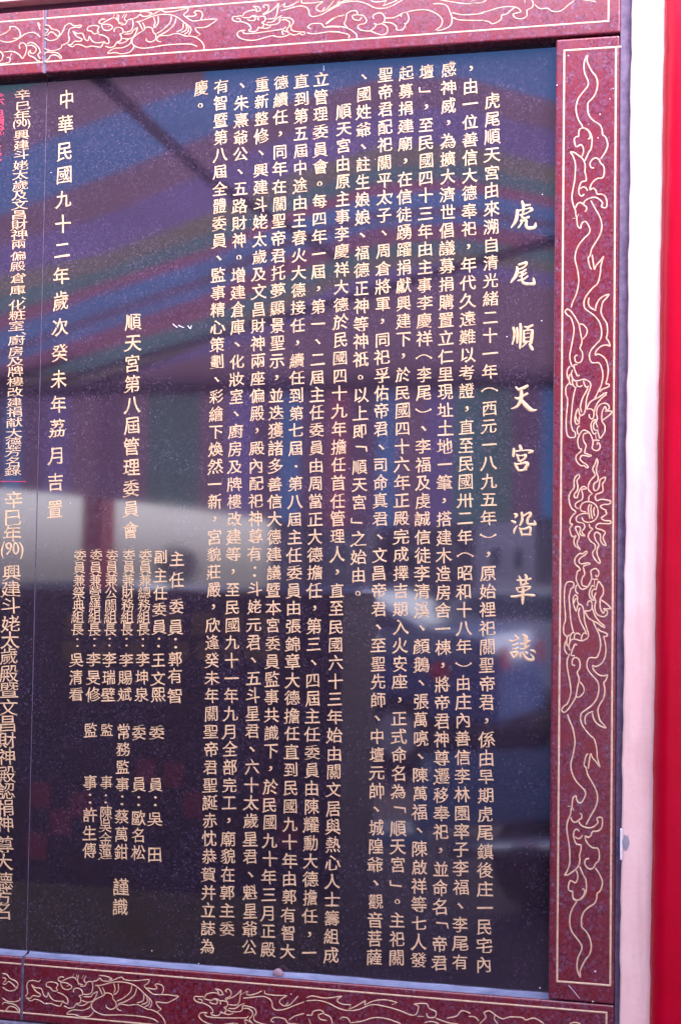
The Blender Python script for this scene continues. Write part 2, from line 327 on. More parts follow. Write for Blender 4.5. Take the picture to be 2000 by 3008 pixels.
fr_b += tr(300, 0, q, '''40,590 100,610 160,590 190,545 240,520 250,470 230,440 270,420 260,370 210,350 160,375 160,410; 190,545 250,555 310,530 350,490; 260,490 330,500 390,480 430,430 460,350; 460,350 400,390 370,430 280,440; 275,410 330,410 380,380 400,310 390,240;
390,240 330,260 300,310 240,320; 160,180 150,220; 200,180 190,230; 220,190 210,240 220,290 280,300; 290,175 260,230; 320,180 290,240 310,270; 400,240 450,220 490,180; 490,180 520,210 600,205 680,170 760,130 800,155 900,150 1000,130 1110,100; 1110,100 1090,150 1045,190 1090,230 1160,270 1260,260 1340,250 1480,245; 1260,260 1285,200 1270,150 1210,140 1180,155 1205,190 1160,210 1080,208; 1480,245 1410,300 1320,350 1190,355; 1190,355 1210,400 1260,440; 1260,440 1210,470;
480,155 560,150 640,170 600,185; 430,280 500,270 620,220 740,190 870,190 960,220 1040,280 1130,350 1135,400 1110,445; 1110,460 1080,465 960,430 850,455 740,460 700,500 720,530 760,535; 1110,460 1200,480 1270,530 1305,590 1300,640;
1220,600 1150,570 1000,565 800,580 650,605 530,620 440,600 390,560 390,500 450,440 530,390 570,350 640,360 655,410 690,450 680,510 620,540 570,520 570,490; 660,220 680,290 660,340; 720,210 720,290 690,340 660,355; 890,200 870,290 780,380 700,430; 950,230 920,320 820,410 720,455;
1040,290 1030,370 950,410; 1075,310 1080,380 1010,420; 1105,330 1105,400 1050,440; 380,500 360,560 270,610 160,620 90,660; 90,660 80,685 170,675 250,690 350,670 400,620 410,590; 430,280 470,290 500,340 520,380; 520,290 545,340 540,360''')
fr_b += tr(640, 0, q, '''310,200 240,210 195,215 190,255 240,280 300,280 370,300 410,330 425,370 400,380 410,400 470,405 510,380 520,350 560,360 590,310 560,290 600,270 605,220 560,210 520,220 520,260; 240,240 280,240 290,270; 300,205 320,230; 320,210 340,170 400,140 480,130 500,150 560,130;
500,150 490,110 450,80; 450,80 520,90 550,130; 600,100 580,80 620,60 650,90 640,140 580,180 600,200; 580,190 650,160 720,110 780,40; 780,40 765,110 755,180 720,235 620,245; 440,210 475,220 470,260 410,265 380,250; 325,225 400,230 450,200 520,220; 620,290 700,280 760,230 820,200;
600,310 660,325 750,310 790,280 800,230 870,230 940,240 965,290 935,340 950,390 1040,410 1120,410; 560,360 620,365 680,340; 810,260 870,255 920,290 910,340 880,380 920,430; 355,390 310,390 260,410 250,450 290,490 380,515 480,515 580,490 700,455; 700,455 770,475 860,465 920,430 860,400 820,400 840,450;
320,400 340,430 440,430 600,410 760,385 840,370 870,340; 920,430 980,450 1050,430 1080,450 1120,420''')
fr_c = tr(640, 0, q, '''770,100 860,40; 860,40 850,90 940,70 1040,10; 800,140 900,115 1040,80 1120,90 1160,130 1170,190 1220,215 1320,190 1440,125 1567,60; 1070,0 1080,40 1200,40 1350,20; 1350,20 1270,80 1260,120 1320,150 1370,90; 1370,90 1340,150; 1340,150 1400,110 1490,0; 1190,370 1150,350 1190,310 1270,300 1330,310 1360,350 1450,345 1567,350; 1375,310 1450,250 1567,200; 1140,420 1220,435 1340,420 1450,405 1567,410''')
fr_d = tr(960, 0, 3.409, '''0,115 80,60 180,25 300,15 400,40 480,80 560,85 640,65 720,20 760,0; 0,90 75,0; 130,0 100,35; 100,35 200,5 260,0; 440,0 470,20 560,15 600,0; 600,0 560,60; 560,60 640,30 710,0; 0,240 80,180 180,150; 0,265 120,265 220,290 290,340 300,380; 0,320 120,325 220,350 215,385;
215,290 175,240 190,200 200,140 250,110 300,115 310,150 360,155 395,200 380,235 320,250 310,280 350,305 430,310 480,270 490,240 470,240; 310,150 260,155 265,190 320,205 350,170; 470,190 460,160 500,135 550,135 580,180 560,230 490,250; 550,240 600,270 600,330 540,350 430,310; 580,180 660,180 730,150 790,125 820,180 800,230 770,235;
790,125 740,140 745,170; 560,225 640,230 690,260 700,300 760,295 790,235; 790,125 880,105 990,100 1080,130 1150,190 1140,260 1080,305; 1060,40 1140,40 1200,60 1230,120 1250,180 1240,250 1180,290 1100,310; 1130,0 1250,20 1400,40 1567,25; 1430,25 1470,0; 1250,130 1380,150 1567,135; 1260,175 1320,200 1450,205 1567,205''')
fr_d += tr(1380, 0, 3.267, '''100,125 180,105 300,70 400,65 460,80 485,115 450,125 410,140 440,175 500,180 545,150 545,100 590,75 605,40 590,0; 130,199 180,210 210,230 260,215 300,180 300,150 350,135 390,100 430,70; 620,45 670,85 740,80 790,110 870,105 940,50 1000,5; 1080,0 1160,10 1210,20; 0,35 100,30 160,0; 525,0 525,30; 1210,20 1180,0''')
Wf = 0.0021
carve('cloud_carving', fr_a, topL, wd=Wf)
carve('dragon_carving', fr_b, topR, wd=Wf, lab='crouching scaled beast and dragon head facing left')
carve('cloud_carving', fr_c+fr_d, topR, wd=Wf)
zl = (P(0, 194)[1]+P(1788, 59.8)[1])/2; zu = P(0, 65)[1]; xr = P(1786, 30)[0]
straight('border_line', [((J2+g+0.0005, zl), (xr+0.0015, zl)), ((xr, zl), (xr, zu)), ((J2+g+0.0005, zu), (xr+0.0015, zu))], topR, 0.0032)
straight('border_line', [((XL, zl), (J2-g-0.0005, zl)), ((XL, zu), (J2-g-0.0005, zu))], topL, 0.0032)
# lower frieze: the same cartoon, set a little further left
a0, b0 = P(684, 55), P(571.6, 2933); ox, oz = b0[0]-a0[0], b0[1]-a0[1]
sh = lambda S_: [[(x+ox, z+oz) for x, z in s] for s in S_]
def split(S_, left):
    out = []
    for s in S_:
        mx = sum(p[0] for p in s)/len(s)
        if (mx < J2) == left: out.append([p for p in s if (p[0] < J2-g-0.0008) == left and abs(p[0]-J2) > g+0.0008])
    return [s for s in out if len(s) > 1]
low_all = sh(fr_a)+sh(fr_b)
carve('cloud_carving', split(low_all, True), botL, wd=Wf)
carve('dragon_carving', split(low_all, False), botR, wd=Wf, lab='crouching scaled beast and dragon head facing left')
fr_e = [s for s in sh(fr_c) if min(p[0] for p in s) < onwall(860, 2950, D)[0]]
fr_e = [[p for p in s if p[0] < onwall(905, 2950, D)[0]] for s in fr_e]; fr_e = [s for s in fr_e if len(s) > 1]
fr_e += tr(900, 2800, 3.136, '''0,410 60,395 180,415 330,395; 330,395 280,435 330,470 410,475; 410,475 390,520; 390,520 470,480 545,435; 545,435 540,475 620,440 730,430 835,455; 835,455 785,475; 0,440 100,435 200,460 300,510 390,530 480,520 600,475 720,490 860,530 960,570 1010,560 1030,490 990,470 1100,465 1130,510 1190,540 1180,590 1120,590 1105,550;
1020,580 1080,585; 1290,600 1380,580 1430,530 1510,555; 1190,600 1300,640 1400,652; 1085,640 1150,630 1220,650; 0,570 50,570 60,540 120,525 160,550 110,570 130,610 190,620; 160,560 220,590 240,652; 20,600 40,652; 310,610 330,590 380,600 405,640; 405,640 500,630 620,595 740,605 870,650''')
fr_e += tr(1340, 2800, 2.8, '''100,520 150,525 185,560; 220,490 270,475 320,510 380,540 440,525 540,530 570,550 640,535 720,580; 930,580 970,570 1020,580; 225,490 240,530 190,580; 320,510 310,540 340,582''')
carve('cloud_carving', fr_e, botR, wd=Wf)
zq = (P(0, 2827)[1]+P(1779, 2975)[1])/2; xq = P(1780, 2990)[0]; zq2 = P(0, 2969)[1]
straight('border_line', [((J2+g+0.0005, zq), (xq+0.0015, zq)), ((xq, zq), (xq, zq2)), ((J2+g+0.0005, zq2), (xq+0.0015, zq2))], botR, 0.0032)
straight('border_line', [((XL, zq), (J2-g-0.0005, zq)), ((XL, zq2), (J2-g-0.0005, zq2))], botL, 0.0032)

# ------------------------------------------------------------------ lettering
PUN = '、，。：．'
JOBS = []     # (column name, parent, material, [(char, x, z, w, h)])
def even(txt, p0, p1, em, d=0.0):
    a, b = onwall(*p0), onwall(*p1); n = len(txt)-1
    return [(c, a[0]+(b[0]-a[0])*k/n, a[1]+(b[1]-a[1])*k/n, em, em) for k, c in enumerate(txt)]
def each(items, x0, x1, em, emh=None):
    """items: [(char, py)], x runs from x0 at the first to x1 at the last"""
    y0, y1 = items[0][1], items[-1][1]; out = []
    for it in items:
        f = (it[1]-y0)/(y1-y0); x, z = onwall(x0+(x1-x0)*f + (it[2] if len(it) > 2 else 0), it[1])
        k = it[3] if len(it) > 3 else 1.0
        out.append((it[0], x, z, em*k, (emh or em)*k))
    return out
E0 = 0.0285
body = [
 ('虎尾順天宮由來溯自清光緒二十一年︵西元一八九五年︶，原始裡祀關聖帝君，係由早期虎尾鎮後庄一民宅內', (1446, 296), (1421, 2833)),
 ('，由一位善信大德奉祀，年代久遠難以考證，直至民國卅二年︵昭和十八年︶由庄內善信李林園率子李福、李尾有', (1382.3, 201), (1350, 2826)),
 ('感神威，為擴大濟世倡議募捐購置立仁里現址土地一筆，搭建木造房舍一棟，將帝君神尊遷移奉祀，並命名﹁帝君', (1317.5, 205), (1290.6, 2828)),
 ('壇﹂，至民國四十三年由主事李慶祥︵李尾︶、李福及虔誠信徒李清溪、顏鵝、張萬喨、陳萬福、陳啟祥等七人發', (1253, 211), (1229, 2821)),
 ('起募捐建廟，在信徒踴躍捐獻興建下，於民國四十六年正殿完成擇吉期入火安座，正式命名為﹁順天宮﹂。主祀關', (1192.6, 215), (1165, 2813)),
 ('聖帝君配祀關平太子、周倉將軍，同祀孚佑帝君、司命真君、文昌帝君、至聖先師、中壇元帥、城隍爺、觀音菩薩', (1132.5, 219), (1099.6, 2811)),
 ('、國姓爺、註生娘娘、福德正神等神祇。以上即﹁順天宮﹂之始由。', (1069, 225), (1051.4, 1742)),
 ('順天宮由原主事李慶祥大德於民國四十九年擔任首任管理人，直至民國六十三年始由關文居與熱心人士籌組成', (1009.6, 326), (973, 2805)),
 ('立管理委員會。每四年一屆，第一、二屆主任委員由周當正大德擔任，第三、四屆主任委員由陳耀勳大德擔任，一', (943.6, 233.6), (909, 2797.5)),
 ('直到第五屆中途由王春火大德接任，續任到第七屆．第八屆主任委員由張錦章大德擔任直到民國九十年由郭有智大', (885.7, 239), (846.4, 2794.6)),
 ('德續任，同年在關聖帝君托夢顯景聖示，並迭獲諸多善信大德建議暨本宮委員監事共識下，於民國九十年三月正殿', (825.7, 242.5), (787.5, 2789)),
 ('重新整修、興建斗姥太歲及文昌財神兩座偏殿，殿內配祀神尊有：斗姥元君、五斗星君、六十太歲星君、魁星爺公', (770, 248), (732, 2781)),
 ('、朱熹爺公、五路財神。增建倉庫、化妝室、廚房及牌樓改建等，至民國九十一年九月全部完工，廟貌在郭主委', (710.6, 252), (666.8, 2727)),
 ('有智暨第八屆全體委員、監事精心策劃、彩繪下煥然一新，宮貌莊嚴，欣逢癸未年關聖帝君聖誕赤忱恭賀并立誌為', (650.7, 253), (610.7, 2780)),
]
for t_, a_, b_ in body: JOBS.append(('text_column', slabR, GOLD, even(t_, a_, b_, E0), None))
JOBS.append(('text_column', slabR, GOLD, each([('慶', 258.6), ('。', 310)], 591.8, 589, E0), None))
TITLE = [
 ('tiger', 582, """415,90,50 450,200,75 450,330,60 430,400,35; 520,190,55 620,180,50; 290,350,60 420,310,35 560,280,30 640,270,60 670,310,70 600,360,40 480,420,35 370,450,45; 290,330,70 285,450,80 240,620,75 130,780,30; 400,440,50 430,520,50 510,530,55 590,500,60; 395,600,70 400,660,45 320,780,40; 395,610,45 500,590,50 530,610,60 520,720,65 580,790,75 700,780,80 760,740,75 770,660,40"""),
 ('tail', 754, """340,210,60 440,180,60 520,160,70 530,210,50 450,290,45 320,340,40; 280,280,45 290,380,80 240,520,85 120,680,35; 510,345,45 430,400,50 345,430,40; 525,430,45 450,480,50 350,520,45; 560,520,40 450,600,50 310,635,40; 420,440,45 405,560,45 420,650,60 490,710,70 640,720,65 730,700,80 710,560,30"""),
 ('follow', 938, """190,235,70 210,350,60 200,500,55 160,650,40; 285,240,55 290,400,60 285,620,45; 370,130,60 380,250,70 370,500,60 360,760,50; 475,190,30 560,210,55 690,160,55; 600,210,50 540,280,40; 460,300,40 460,450,60 455,600,55; 460,310,40 600,290,35 680,300,65 670,450,80 650,620,65; 500,380,26 600,365,24; 500,490,26 600,470,24; 460,590,45 560,585,35 640,600,40; 530,610,45 420,735,30; 610,660,50 660,750,75 690,800,55"""),
 ('heaven', 1122, """255,140,40 320,200,70 430,170,80 550,110,70; 245,420,50 310,440,60 420,380,50 550,310,60; 395,260,80 400,380,90 370,500,80 290,640,60 140,705,25; 400,480,70 480,580,100 600,700,100 680,750,80 790,740,35"""),
 ('palace', 1296, """360,130,70 385,210,80; 200,210,60 195,300,70 185,390,60; 240,270,40 400,250,40 560,245,40 690,270,70 590,310,45; 280,360,45 310,440,50 330,520,45; 300,380,40 420,380,35 510,370,65 480,460,55 380,520,45; 330,520,40 440,510,30; 390,520,30 370,570,30; 230,590,50 280,700,65 325,780,45; 250,610,50 380,600,45 520,570,70 560,620,85 490,720,65; 320,775,50 430,765,50 530,750,45"""),
 ('along', 1490, """220,180,50 270,210,80 240,265,50; 140,360,35 220,400,75; 285,495,30 220,590,55 205,680,45; 405,150,60 420,250,60 410,380,60 355,475,40; 460,230,45 550,170,45 630,160,70 640,210,60 570,300,60 555,400,60 600,450,60 700,450,65 760,440,70 735,355,30; 350,550,40 390,650,55 415,740,45; 380,580,50 500,570,50 600,530,55 640,570,60 620,720,45; 420,725,50 540,725,45 640,730,45"""),
 ('leather', 1680, """335,110,40 370,200,55 385,320,40; 285,220,35 400,230,50 520,215,50 640,180,50; 500,80,50 530,150,75 510,280,50; 380,345,35 570,310,40; 270,430,40 290,480,45 320,530,35; 280,440,35 400,405,40 560,390,45 620,410,60 560,470,40 480,500,35; 330,530,30 400,530,35; 440,340,50 440,480,65 435,650,75 430,830,50; 140,650,50 250,650,60 400,620,50 560,610,55 680,620,70 745,620,40"""),
 ('record', 1852, """240,140,45 290,200,70; 95,265,40 170,295,50 320,230,45; 165,385,30 230,390,50 305,350,40; 165,495,30 230,495,45 310,460,40; 110,580,40 160,660,50 195,720,40; 150,590,50 280,570,60 270,650,60 210,710,40; 430,110,40 510,180,100 510,280,90 490,420,60; 380,355,45 470,350,55 540,310,60 620,270,40; 390,495,45 460,490,55 590,410,50; 365,600,45 370,710,50; 430,580,40 480,680,60 580,770,70 710,770,60 700,690,45 640,630,30; 500,560,30 545,600,70; 650,520,40 720,540,60 770,590,30"""),
]
def brush_stroke(bm, Q, y):
    """a brush stroke of changing width with round ends and a low crowned section; Q = [(x, z, width)]"""
    P_ = []
    for i in range(len(Q)-1):
        a = Q[max(i-1, 0)]; b = Q[i]; c = Q[i+1]; d = Q[min(i+2, len(Q)-1)]
        for k in range(7):
            t = k/7; P_.append([0.5*((2*b[j])+(-a[j]+c[j])*t+(2*a[j]-5*b[j]+4*c[j]-d[j])*t*t+(-a[j]+3*b[j]-3*c[j]+d[j])*t**3) for j in (0, 1, 2)])
    P_.append(list(Q[-1])); n = len(P_); rows = []
    def tang(i):
        a = P_[max(i-1, 0)]; b = P_[min(i+1, n-1)]; l = math.hypot(b[0]-a[0], b[1]-a[1]) or 1e-9
        return (b[0]-a[0])/l, (b[1]-a[1])/l
    st_ = []
    for i, p in enumerate(P_):
        tx, tz = tang(i); hw = max(p[2], 0.0006)/2
        if i == 0:
            for f in (1.0, 0.75, 0.4): st_.append((p[0]-tx*hw*f, p[1]-tz*hw*f, hw*math.sqrt(max(0.02, 1-f*f)), tx, tz))
        st_.append((p[0], p[1], hw, tx, tz))
        if i == n-1:
            for f in (0.4, 0.75, 1.0): st_.append((p[0]+tx*hw*f, p[1]+tz*hw*f, hw*math.sqrt(max(0.02, 1-f*f)), tx, tz))
    for x, z, hw, tx, tz in st_:
        nx_, nz_ = -tz*hw, tx*hw; h = 0.00035+0.10*hw
        rows.append([bm.verts.new((x+nx_, y+0.0002, z+nz_)), bm.verts.new((x+nx_*0.55, y-h*0.8, z+nz_*0.55)), bm.verts.new((x, y-h, z)),
                     bm.verts.new((x-nx_*0.55, y-h*0.8, z-nz_*0.55)), bm.verts.new((x-nx_, y+0.0002, z-nz_))])
    for r, q_ in zip(rows, rows[1:]):
        for k in range(4): bm.faces.new((r[k], q_[k], q_[k+1], r[k+1]))
for nm, oy, txt in TITLE:
    bm = bmesh.new()
    for k, st1 in enumerate(txt.split(';')):
        Q = []
        for q1 in st1.split():
            a, b, c = (float(v) for v in q1.split(','))
            x, z = onwall(1486+a/8.96, oy+b/8.96); Q.append((x, z, c*1.12/8.96*0.000595))
        brush_stroke(bm, Q, -0.0001-0.00002*k)
    bm_out('title_character', bm, GOLD, slabR, True)
JOBS.append(('text_column', slabR, GOLD, even('順天宮第八屆管理委員會', (392, 945.6), (384, 1556), 0.033), None))
JOBS.append(('date_column', slabR, GOLD, each([('中', 291.4), ('華', 365.6), ('民', 445), ('國', 513), ('九', 586), ('十', 658), ('二', 734), ('年', 809), ('歲', 884), ('次', 959.5), ('癸', 1037), ('未', 1114), ('年', 1187), ('荔', 1259), ('月', 1338), ('吉', 1415), ('置', 1496)], 196, 163, 0.0335, 0.0365), None))
en = 0.0255
JOBS.append(('name_column', slabR, GOLD, each([('主', 1641), ('任', 1702.7), ('委', 1780), ('員', 1842), ('：', 1889), ('郭', 1936), ('有', 1987), ('智', 2043)], 520.7, 513.5, 0.0295), None))
JOBS.append(('name_column', slabR, GOLD, each([('副', 1636), ('主', 1689), ('任', 1740), ('委', 1791), ('員', 1842), ('：', 1888), ('王', 1938), ('文', 1992), ('熙', 2040)], 473, 464.5, 0.0280), None))
ys = [1630, 1667, 1704, 1741, 1778, 1813, 1849, 1887, 1938, 1990, 2040]
for txt, x0, x1 in (('委員兼總務組長：李坤泉', 427.8, 417), ('委員兼財務組長：李賜斌', 379.6, 367.5), ('委員兼公關組長：李瑞壁', 330, 319.3), ('委員兼營繕組長：李旻修', 283, 273.8), ('委員兼祭典組長：吳清看', 235.7, 222.9)):
    JOBS.append(('name_column', slabR, GOLD, each([(c, y, 0, 1.0 if k < 8 else 1.1) for k, (c, y) in enumerate(zip(txt, ys))], x0, x1, en, en*0.98), None))
for items, x0, x1 in ((('委', 2151, '員', 2305, '：', 2354, '吳', 2406, '田', 2508.6), 460.5, 454.6), (('委', 2151, '員', 2305, '：', 2353, '歐', 2403, '名', 2453.7, '松', 2504), 410, 407),
                      (('常', 2148, '務', 2201, '監', 2252, '事', 2304, '：', 2351, '蔡', 2397, '萬', 2450.7, '鉗', 2502.6), 364, 356.6), (('監', 2145, '事', 2299, '：', 2348, '陳', 2388, '吳', 2425.5, '金', 2465.5, '蓮', 2504), 315, 310.6),
                      (('監', 2145, '事', 2299, '：', 2346, '許', 2394, '生', 2448, '傳', 2498), 267, 264)):
    JOBS.append(('name_column', slabR, GOLD, each(list(zip(items[::2], items[1::2])), x0, x1, 0.0285 if len(items) != 14 else 0.0262), None))
JOBS.append(('name_column', slabR, GOLD, each([('謹', 2605), ('識', 2664)], 355, 355, 0.033), None))
up = list(zip('辛巳年', (278, 310.5, 338)))+[('(90)', 364.5)]+list(zip('興建斗姥太歲及文昌財神兩偏殿', (396, 426, 454.6, 486, 514, 543.6, 573, 602, 631.5, 660, 688.7, 717, 752, 782.6)))
up += [('、', 806, 17, 0.8), ('倉', 817), ('庫', 852.5), ('、', 876, 19, 0.8), ('化', 896), ('粧', 925.6), ('室', 957.4), ('、', 980, 21, 0.8)]+list(zip('廚房及牌樓改建捐献大德芳名錄', (1000, 1031.6, 1061, 1090, 1121.6, 1152, 1183, 1211, 1241, 1272, 1300, 1326, 1356, 1384.5)))
JOBS.append(('text_column', slabL, GOLD, each(up, 67.5, 39.5, 0.0345, 0.0200), 'tightly stacked upper column'))
lo = list(zip('辛巳年', (1469, 1521, 1568)))+[('(90)', 1616, 0, 1.25)]+list(zip('興建斗姥太歲殿暨文昌財神殿認捐神尊大德芳名', (1683, 1729.4, 1779, 1832, 1881, 1927.5, 1978, 2027, 2078, 2125, 2175.7, 2223, 2275, 2324, 2373, 2420.5, 2481, 2533, 2585, 2628, 2675.7)))
JOBS.append(('text_column', slabL, GOLD, each(lo, 41, 9, 0.0395, 0.0335), 'larger lower column'))
JOBS.append(('red_text_column', slabL, REDP, each([('徐', 290), ('鴻', 345), ('儀', 375), ('張', 452), ('煌', 500), ('吳', 560), ('進', 625), ('成', 700)], -12, -40, 0.0430, 0.037), 'red painted characters'))

glyphs = {}
need = sorted({c for j in JOBS for (c, *_) in j[3]})
tmp = []
DENSE = '監員薩觀顯體嚴勳獲躍踴議識證擴關國興聖鎮德纘彩繪虔廟舊殿閣福籌鵝難壇慶萬豐樓廚鹽辦續整總繕鑲擔蓮歲聯權獻'
for ch in need:
    cu = bpy.data.curves.new('glyph', 'FONT'); cu.body = ch; cu.size = 1.0; cu.resolution_u = 4; cu.fill_mode = 'FRONT'
    o = bpy.data.objects.new('glyph', cu); C.objects.link(o); tmp.append((ch, o))
bpy.context.view_layer.update(); dg = bpy.context.evaluated_depsgraph_get()
rg = random.Random(3)
def brushed(vs, fs, fat, slim=0.0):
    """turn even sans strokes into brush-like ones: thin level strokes, fat uprights, slanted stroke ends; add a sloping rim"""
    key = {}; mp = []
    for v in vs:
        k = (round(v[0], 4), round(v[1], 4)); mp.append(key.setdefault(k, len(key)))
    pts = [None]*len(key)
    for k, i in key.items(): pts[i] = k
    F2 = []; cnt = {}
    for f in fs:
        g_ = [mp[i] for i in f]; g_ = [a for i, a in enumerate(g_) if a != g_[i-1]]
        if len(g_) < 3: continue
        ar = sum(pts[g_[i-1]][0]*pts[g_[i]][1]-pts[g_[i]][0]*pts[g_[i-1]][1] for i in range(len(g_)))
        if ar < 0: g_ = g_[::-1]
        F2.append(tuple(g_))
        for i in range(len(g_)): cnt[(g_[i-1], g_[i])] = 1
    bd = [e for e in cnt if (e[1], e[0]) not in cnt]
    nx = {a: b for a, b in bd}; pv = {b: a for a, b in bd}
    new = [list(p)+[0.010] for p in pts]; nrm = {}
    for i in nx:
        if i not in pv: continue
        p, a, b = pts[i], pts[pv[i]], pts[nx[i]]
        d1 = (p[0]-a[0], p[1]-a[1]); d2 = (b[0]-p[0], b[1]-p[1]); l1 = math.hypot(*d1) or 1e-9; l2 = math.hypot(*d2) or 1e-9
        n1 = (d1[1]/l1, -d1[0]/l1); n2 = (d2[1]/l2, -d2[0]/l2)
        n_ = (n1[0]+n2[0], n1[1]+n2[1]); l = math.hypot(*n_) or 1e-9; n_ = (n_[0]/l, n_[1]/l); nrm[i] = n_
        turn = (d1[0]*d2[1]-d1[1]*d2[0])/(l1*l2)
        off = fat*(0.013*abs(n_[0])-0.009*abs(n_[1]))
        off += 0.006*math.sin(p[0]*17+p[1]*11+2)-slim
        dx, dy = n_[0]*off, n_[1]*off
        if turn > 0.75:                                  # a stroke end: slant it like a brush landing
            s_ = n_[0]*(-0.7)+n_[1]*0.7                   # >0 for the upper left, <0 for the lower right
            e_ = 0.034*fat*(1 if abs(s_) > 0.5 else -0.5)
            dx += n_[0]*e_; dy += n_[1]*e_
            if n_[0] > 0.3 and n_[1] > 0.3: dy += 0.010
        new[i][0] += dx; new[i][1] += dy
    rim = {}
    for i, n_ in nrm.items():
        rim[i] = len(new); new.append([new[i][0]+n_[0]*0.008, new[i][1]+n_[1]*0.008, -0.004])
    for a, b in bd:
        if a in rim and b in rim: F2.append((b, a, rim[a], rim[b]))
    return [tuple(v) for v in new], F2
DENSE = '監員薩觀顯體嚴勳獲躍踴議識證擴關國興聖鎮德纘彩繪虔廟舊殿閣福籌鵝難壇慶萬豐樓廚鹽辦續整總繕鑲擔蓮歲聯權獻熱營縫錄賜'
for ch, o in tmp:
    me = o.evaluated_get(dg).to_mesh()
    vs = [tuple(v.co) for v in me.vertices]; fs = [tuple(p.vertices) for p in me.polygons]
    o.evaluated_get(dg).to_mesh_clear()
    if ch in PUN or len(ch) > 1 or ch in '︵︶':
        cx = (min(v[0] for v in vs)+max(v[0] for v in vs))/2; cy = (min(v[1] for v in vs)+max(v[1] for v in vs))/2
    elif ch in '﹁﹂': cx, cy = 0.5, (min(v[1] for v in vs)+max(v[1] for v in vs))/2
    else: cx, cy = 0.5, 0.38
    for thin in (False, True):
        v2, f2 = brushed(vs, fs, 0.6 if ch in DENSE else 1.0, 0.013 if thin else 0.006)
        glyphs[(ch, thin)] = ([(x-cx, y-cy, z) for x, y, z in v2], f2)
for ch, o in tmp:
    cu = o.data; bpy.data.objects.remove(o); bpy.data.curves.remove(cu)
def brush(x, y, sl):
    """brush hand: strokes rise to the right, the figure narrows a little at the top"""
    return x*(1.0-0.10*y), y+sl*x-0.03*x*x
for name, par, mt, items, lab in JOBS:
    V, Fc = [], []
    for ch, x, z, wd, ht in items:
        gv, gf = glyphs[(ch, par is slabL or wd < 0.0275)]; base = len(V)
        if len(ch) > 1: kx, kz, sl = (0.66 if wd < 0.037 else 0.60), (1.0 if wd < 0.037 else 0.8), 0.0
        elif ch in PUN+'︵︶﹁﹂': kx = kz = 1.0; sl = 0.0
        else: kx, kz, sl = random.uniform(0.93, 1.04), random.uniform(0.93, 1.05), random.uniform(0.07, 0.13)
        if ch in '一二三十': kz = 1.0
        jx, jz = random.gauss(0, 0.012)*wd, random.gauss(0, 0.012)*ht
        ph = random.uniform(0, 6.28)
        for gx, gy, gz in gv:
            gx2, gy2 = brush(gx, gy, sl)
            gx2 += 0.010*math.sin(9*gy+ph); gy2 += 0.010*math.sin(8*gx+ph*1.7)
            V.append((x+gx2*wd*kx+jx, -0.0002-gz*wd*0.75, z+gy2*ht*kz+jz))
        for f in gf: Fc.append(tuple(base+i for i in f))
    me = bpy.data.meshes.new(name); me.from_pydata(V, [], Fc)
    o = add(name, me, mt, par)
    if lab: o['label'] = lab
# the thin red rule on the left slab
bm = bmesh.new(); a = onwall(77, 1414.5); box(bm, XL, a[0], -0.0006, 0.001, a[1]-0.0008, a[1]+0.0008)
bm_out('red_rule', bm, REDP, slabL)

# ------------------------------------------------------------------ plaster, pilaster, moulding
def zspan(): return -0.05, 3.6
DP = 0.032
def wallx(px, py, d): return onwall(px, py, d)
def leaning(x_top, z_t, x_bot, z_b, z):
    return x_bot+(x_top-x_bot)*(z-z_b)/(z_t-z_b)
pt, pb = onwall(1853, 60, DP), onwall(1818, 2960, DP)
rt, rb = onwall(1949, 60, DP), onwall(1906, 2960, DP)
def wavy_band(name, xl, xr_, y, mt, label, cat, rnd, depth, jl=0.0006, jr=0.0006):
    """upright band whose edges wander like hand-trowelled plaster; front rounded by rnd at its left edge"""
    bm = bmesh.new(); n = 150; rows = []
    z0, z1 = zspan()
    for k in range(n+1):
        z = z0+(z1-z0)*k/n
        xL_ = xl(z)+jl*(math.sin(z*23)+math.sin(z*61+1)+0.8*math.sin(z*140)); xR_ = xr_(z)
        r = rnd; row = [bm.verts.new((xL_, y+depth, z))]
        for a_ in (0, 25, 50, 75, 90):
            t = R_(a_); row.append(bm.verts.new((xL_+r*(1-math.cos(t)), y+r*(1-math.sin(t)), z)))
        for f in (0.2, 0.45, 0.7, 1.0): row.append(bm.verts.new((xL_+r+(xR_-xL_-r)*f, y+0.0008*math.sin(z*9+f*7), z)))
        row.append(bm.verts.new((xR_, y+depth, z))); rows.append(row)
    for r0, r1 in zip(rows, rows[1:]):
        for a_, b_, c_, d_ in zip(r0, r0[1:], r1[1:], r1): bm.faces.new((a_, b_, c_, d_))
    return tag(bm_out(name, bm, mt, None, True), label, cat)
pl = lambda z: leaning(pt[0], pt[1], pb[0], pb[1], z)
rl = lambda z: leaning(rt[0], rt[1], rb[0], rb[1], z)
plaster = thing('plaster_strip', (pl(0.8), 0, 0), 'pale pink painted plaster strip between the granite frame and the red column', 'plaster strip')
o = wavy_band('plaster_face', pl, lambda z: rl(z)+0.03, -DP, PINK, None, None, 0.004, 0.06)
o.parent = plaster; o.location = -plaster.location
redcol = wavy_band('red_column', rl, lambda z: rl(z)+0.42, -DP-0.024, RED, 'glossy red painted column face along the right edge', 'column', 0.026, 0.10, 0.0004)
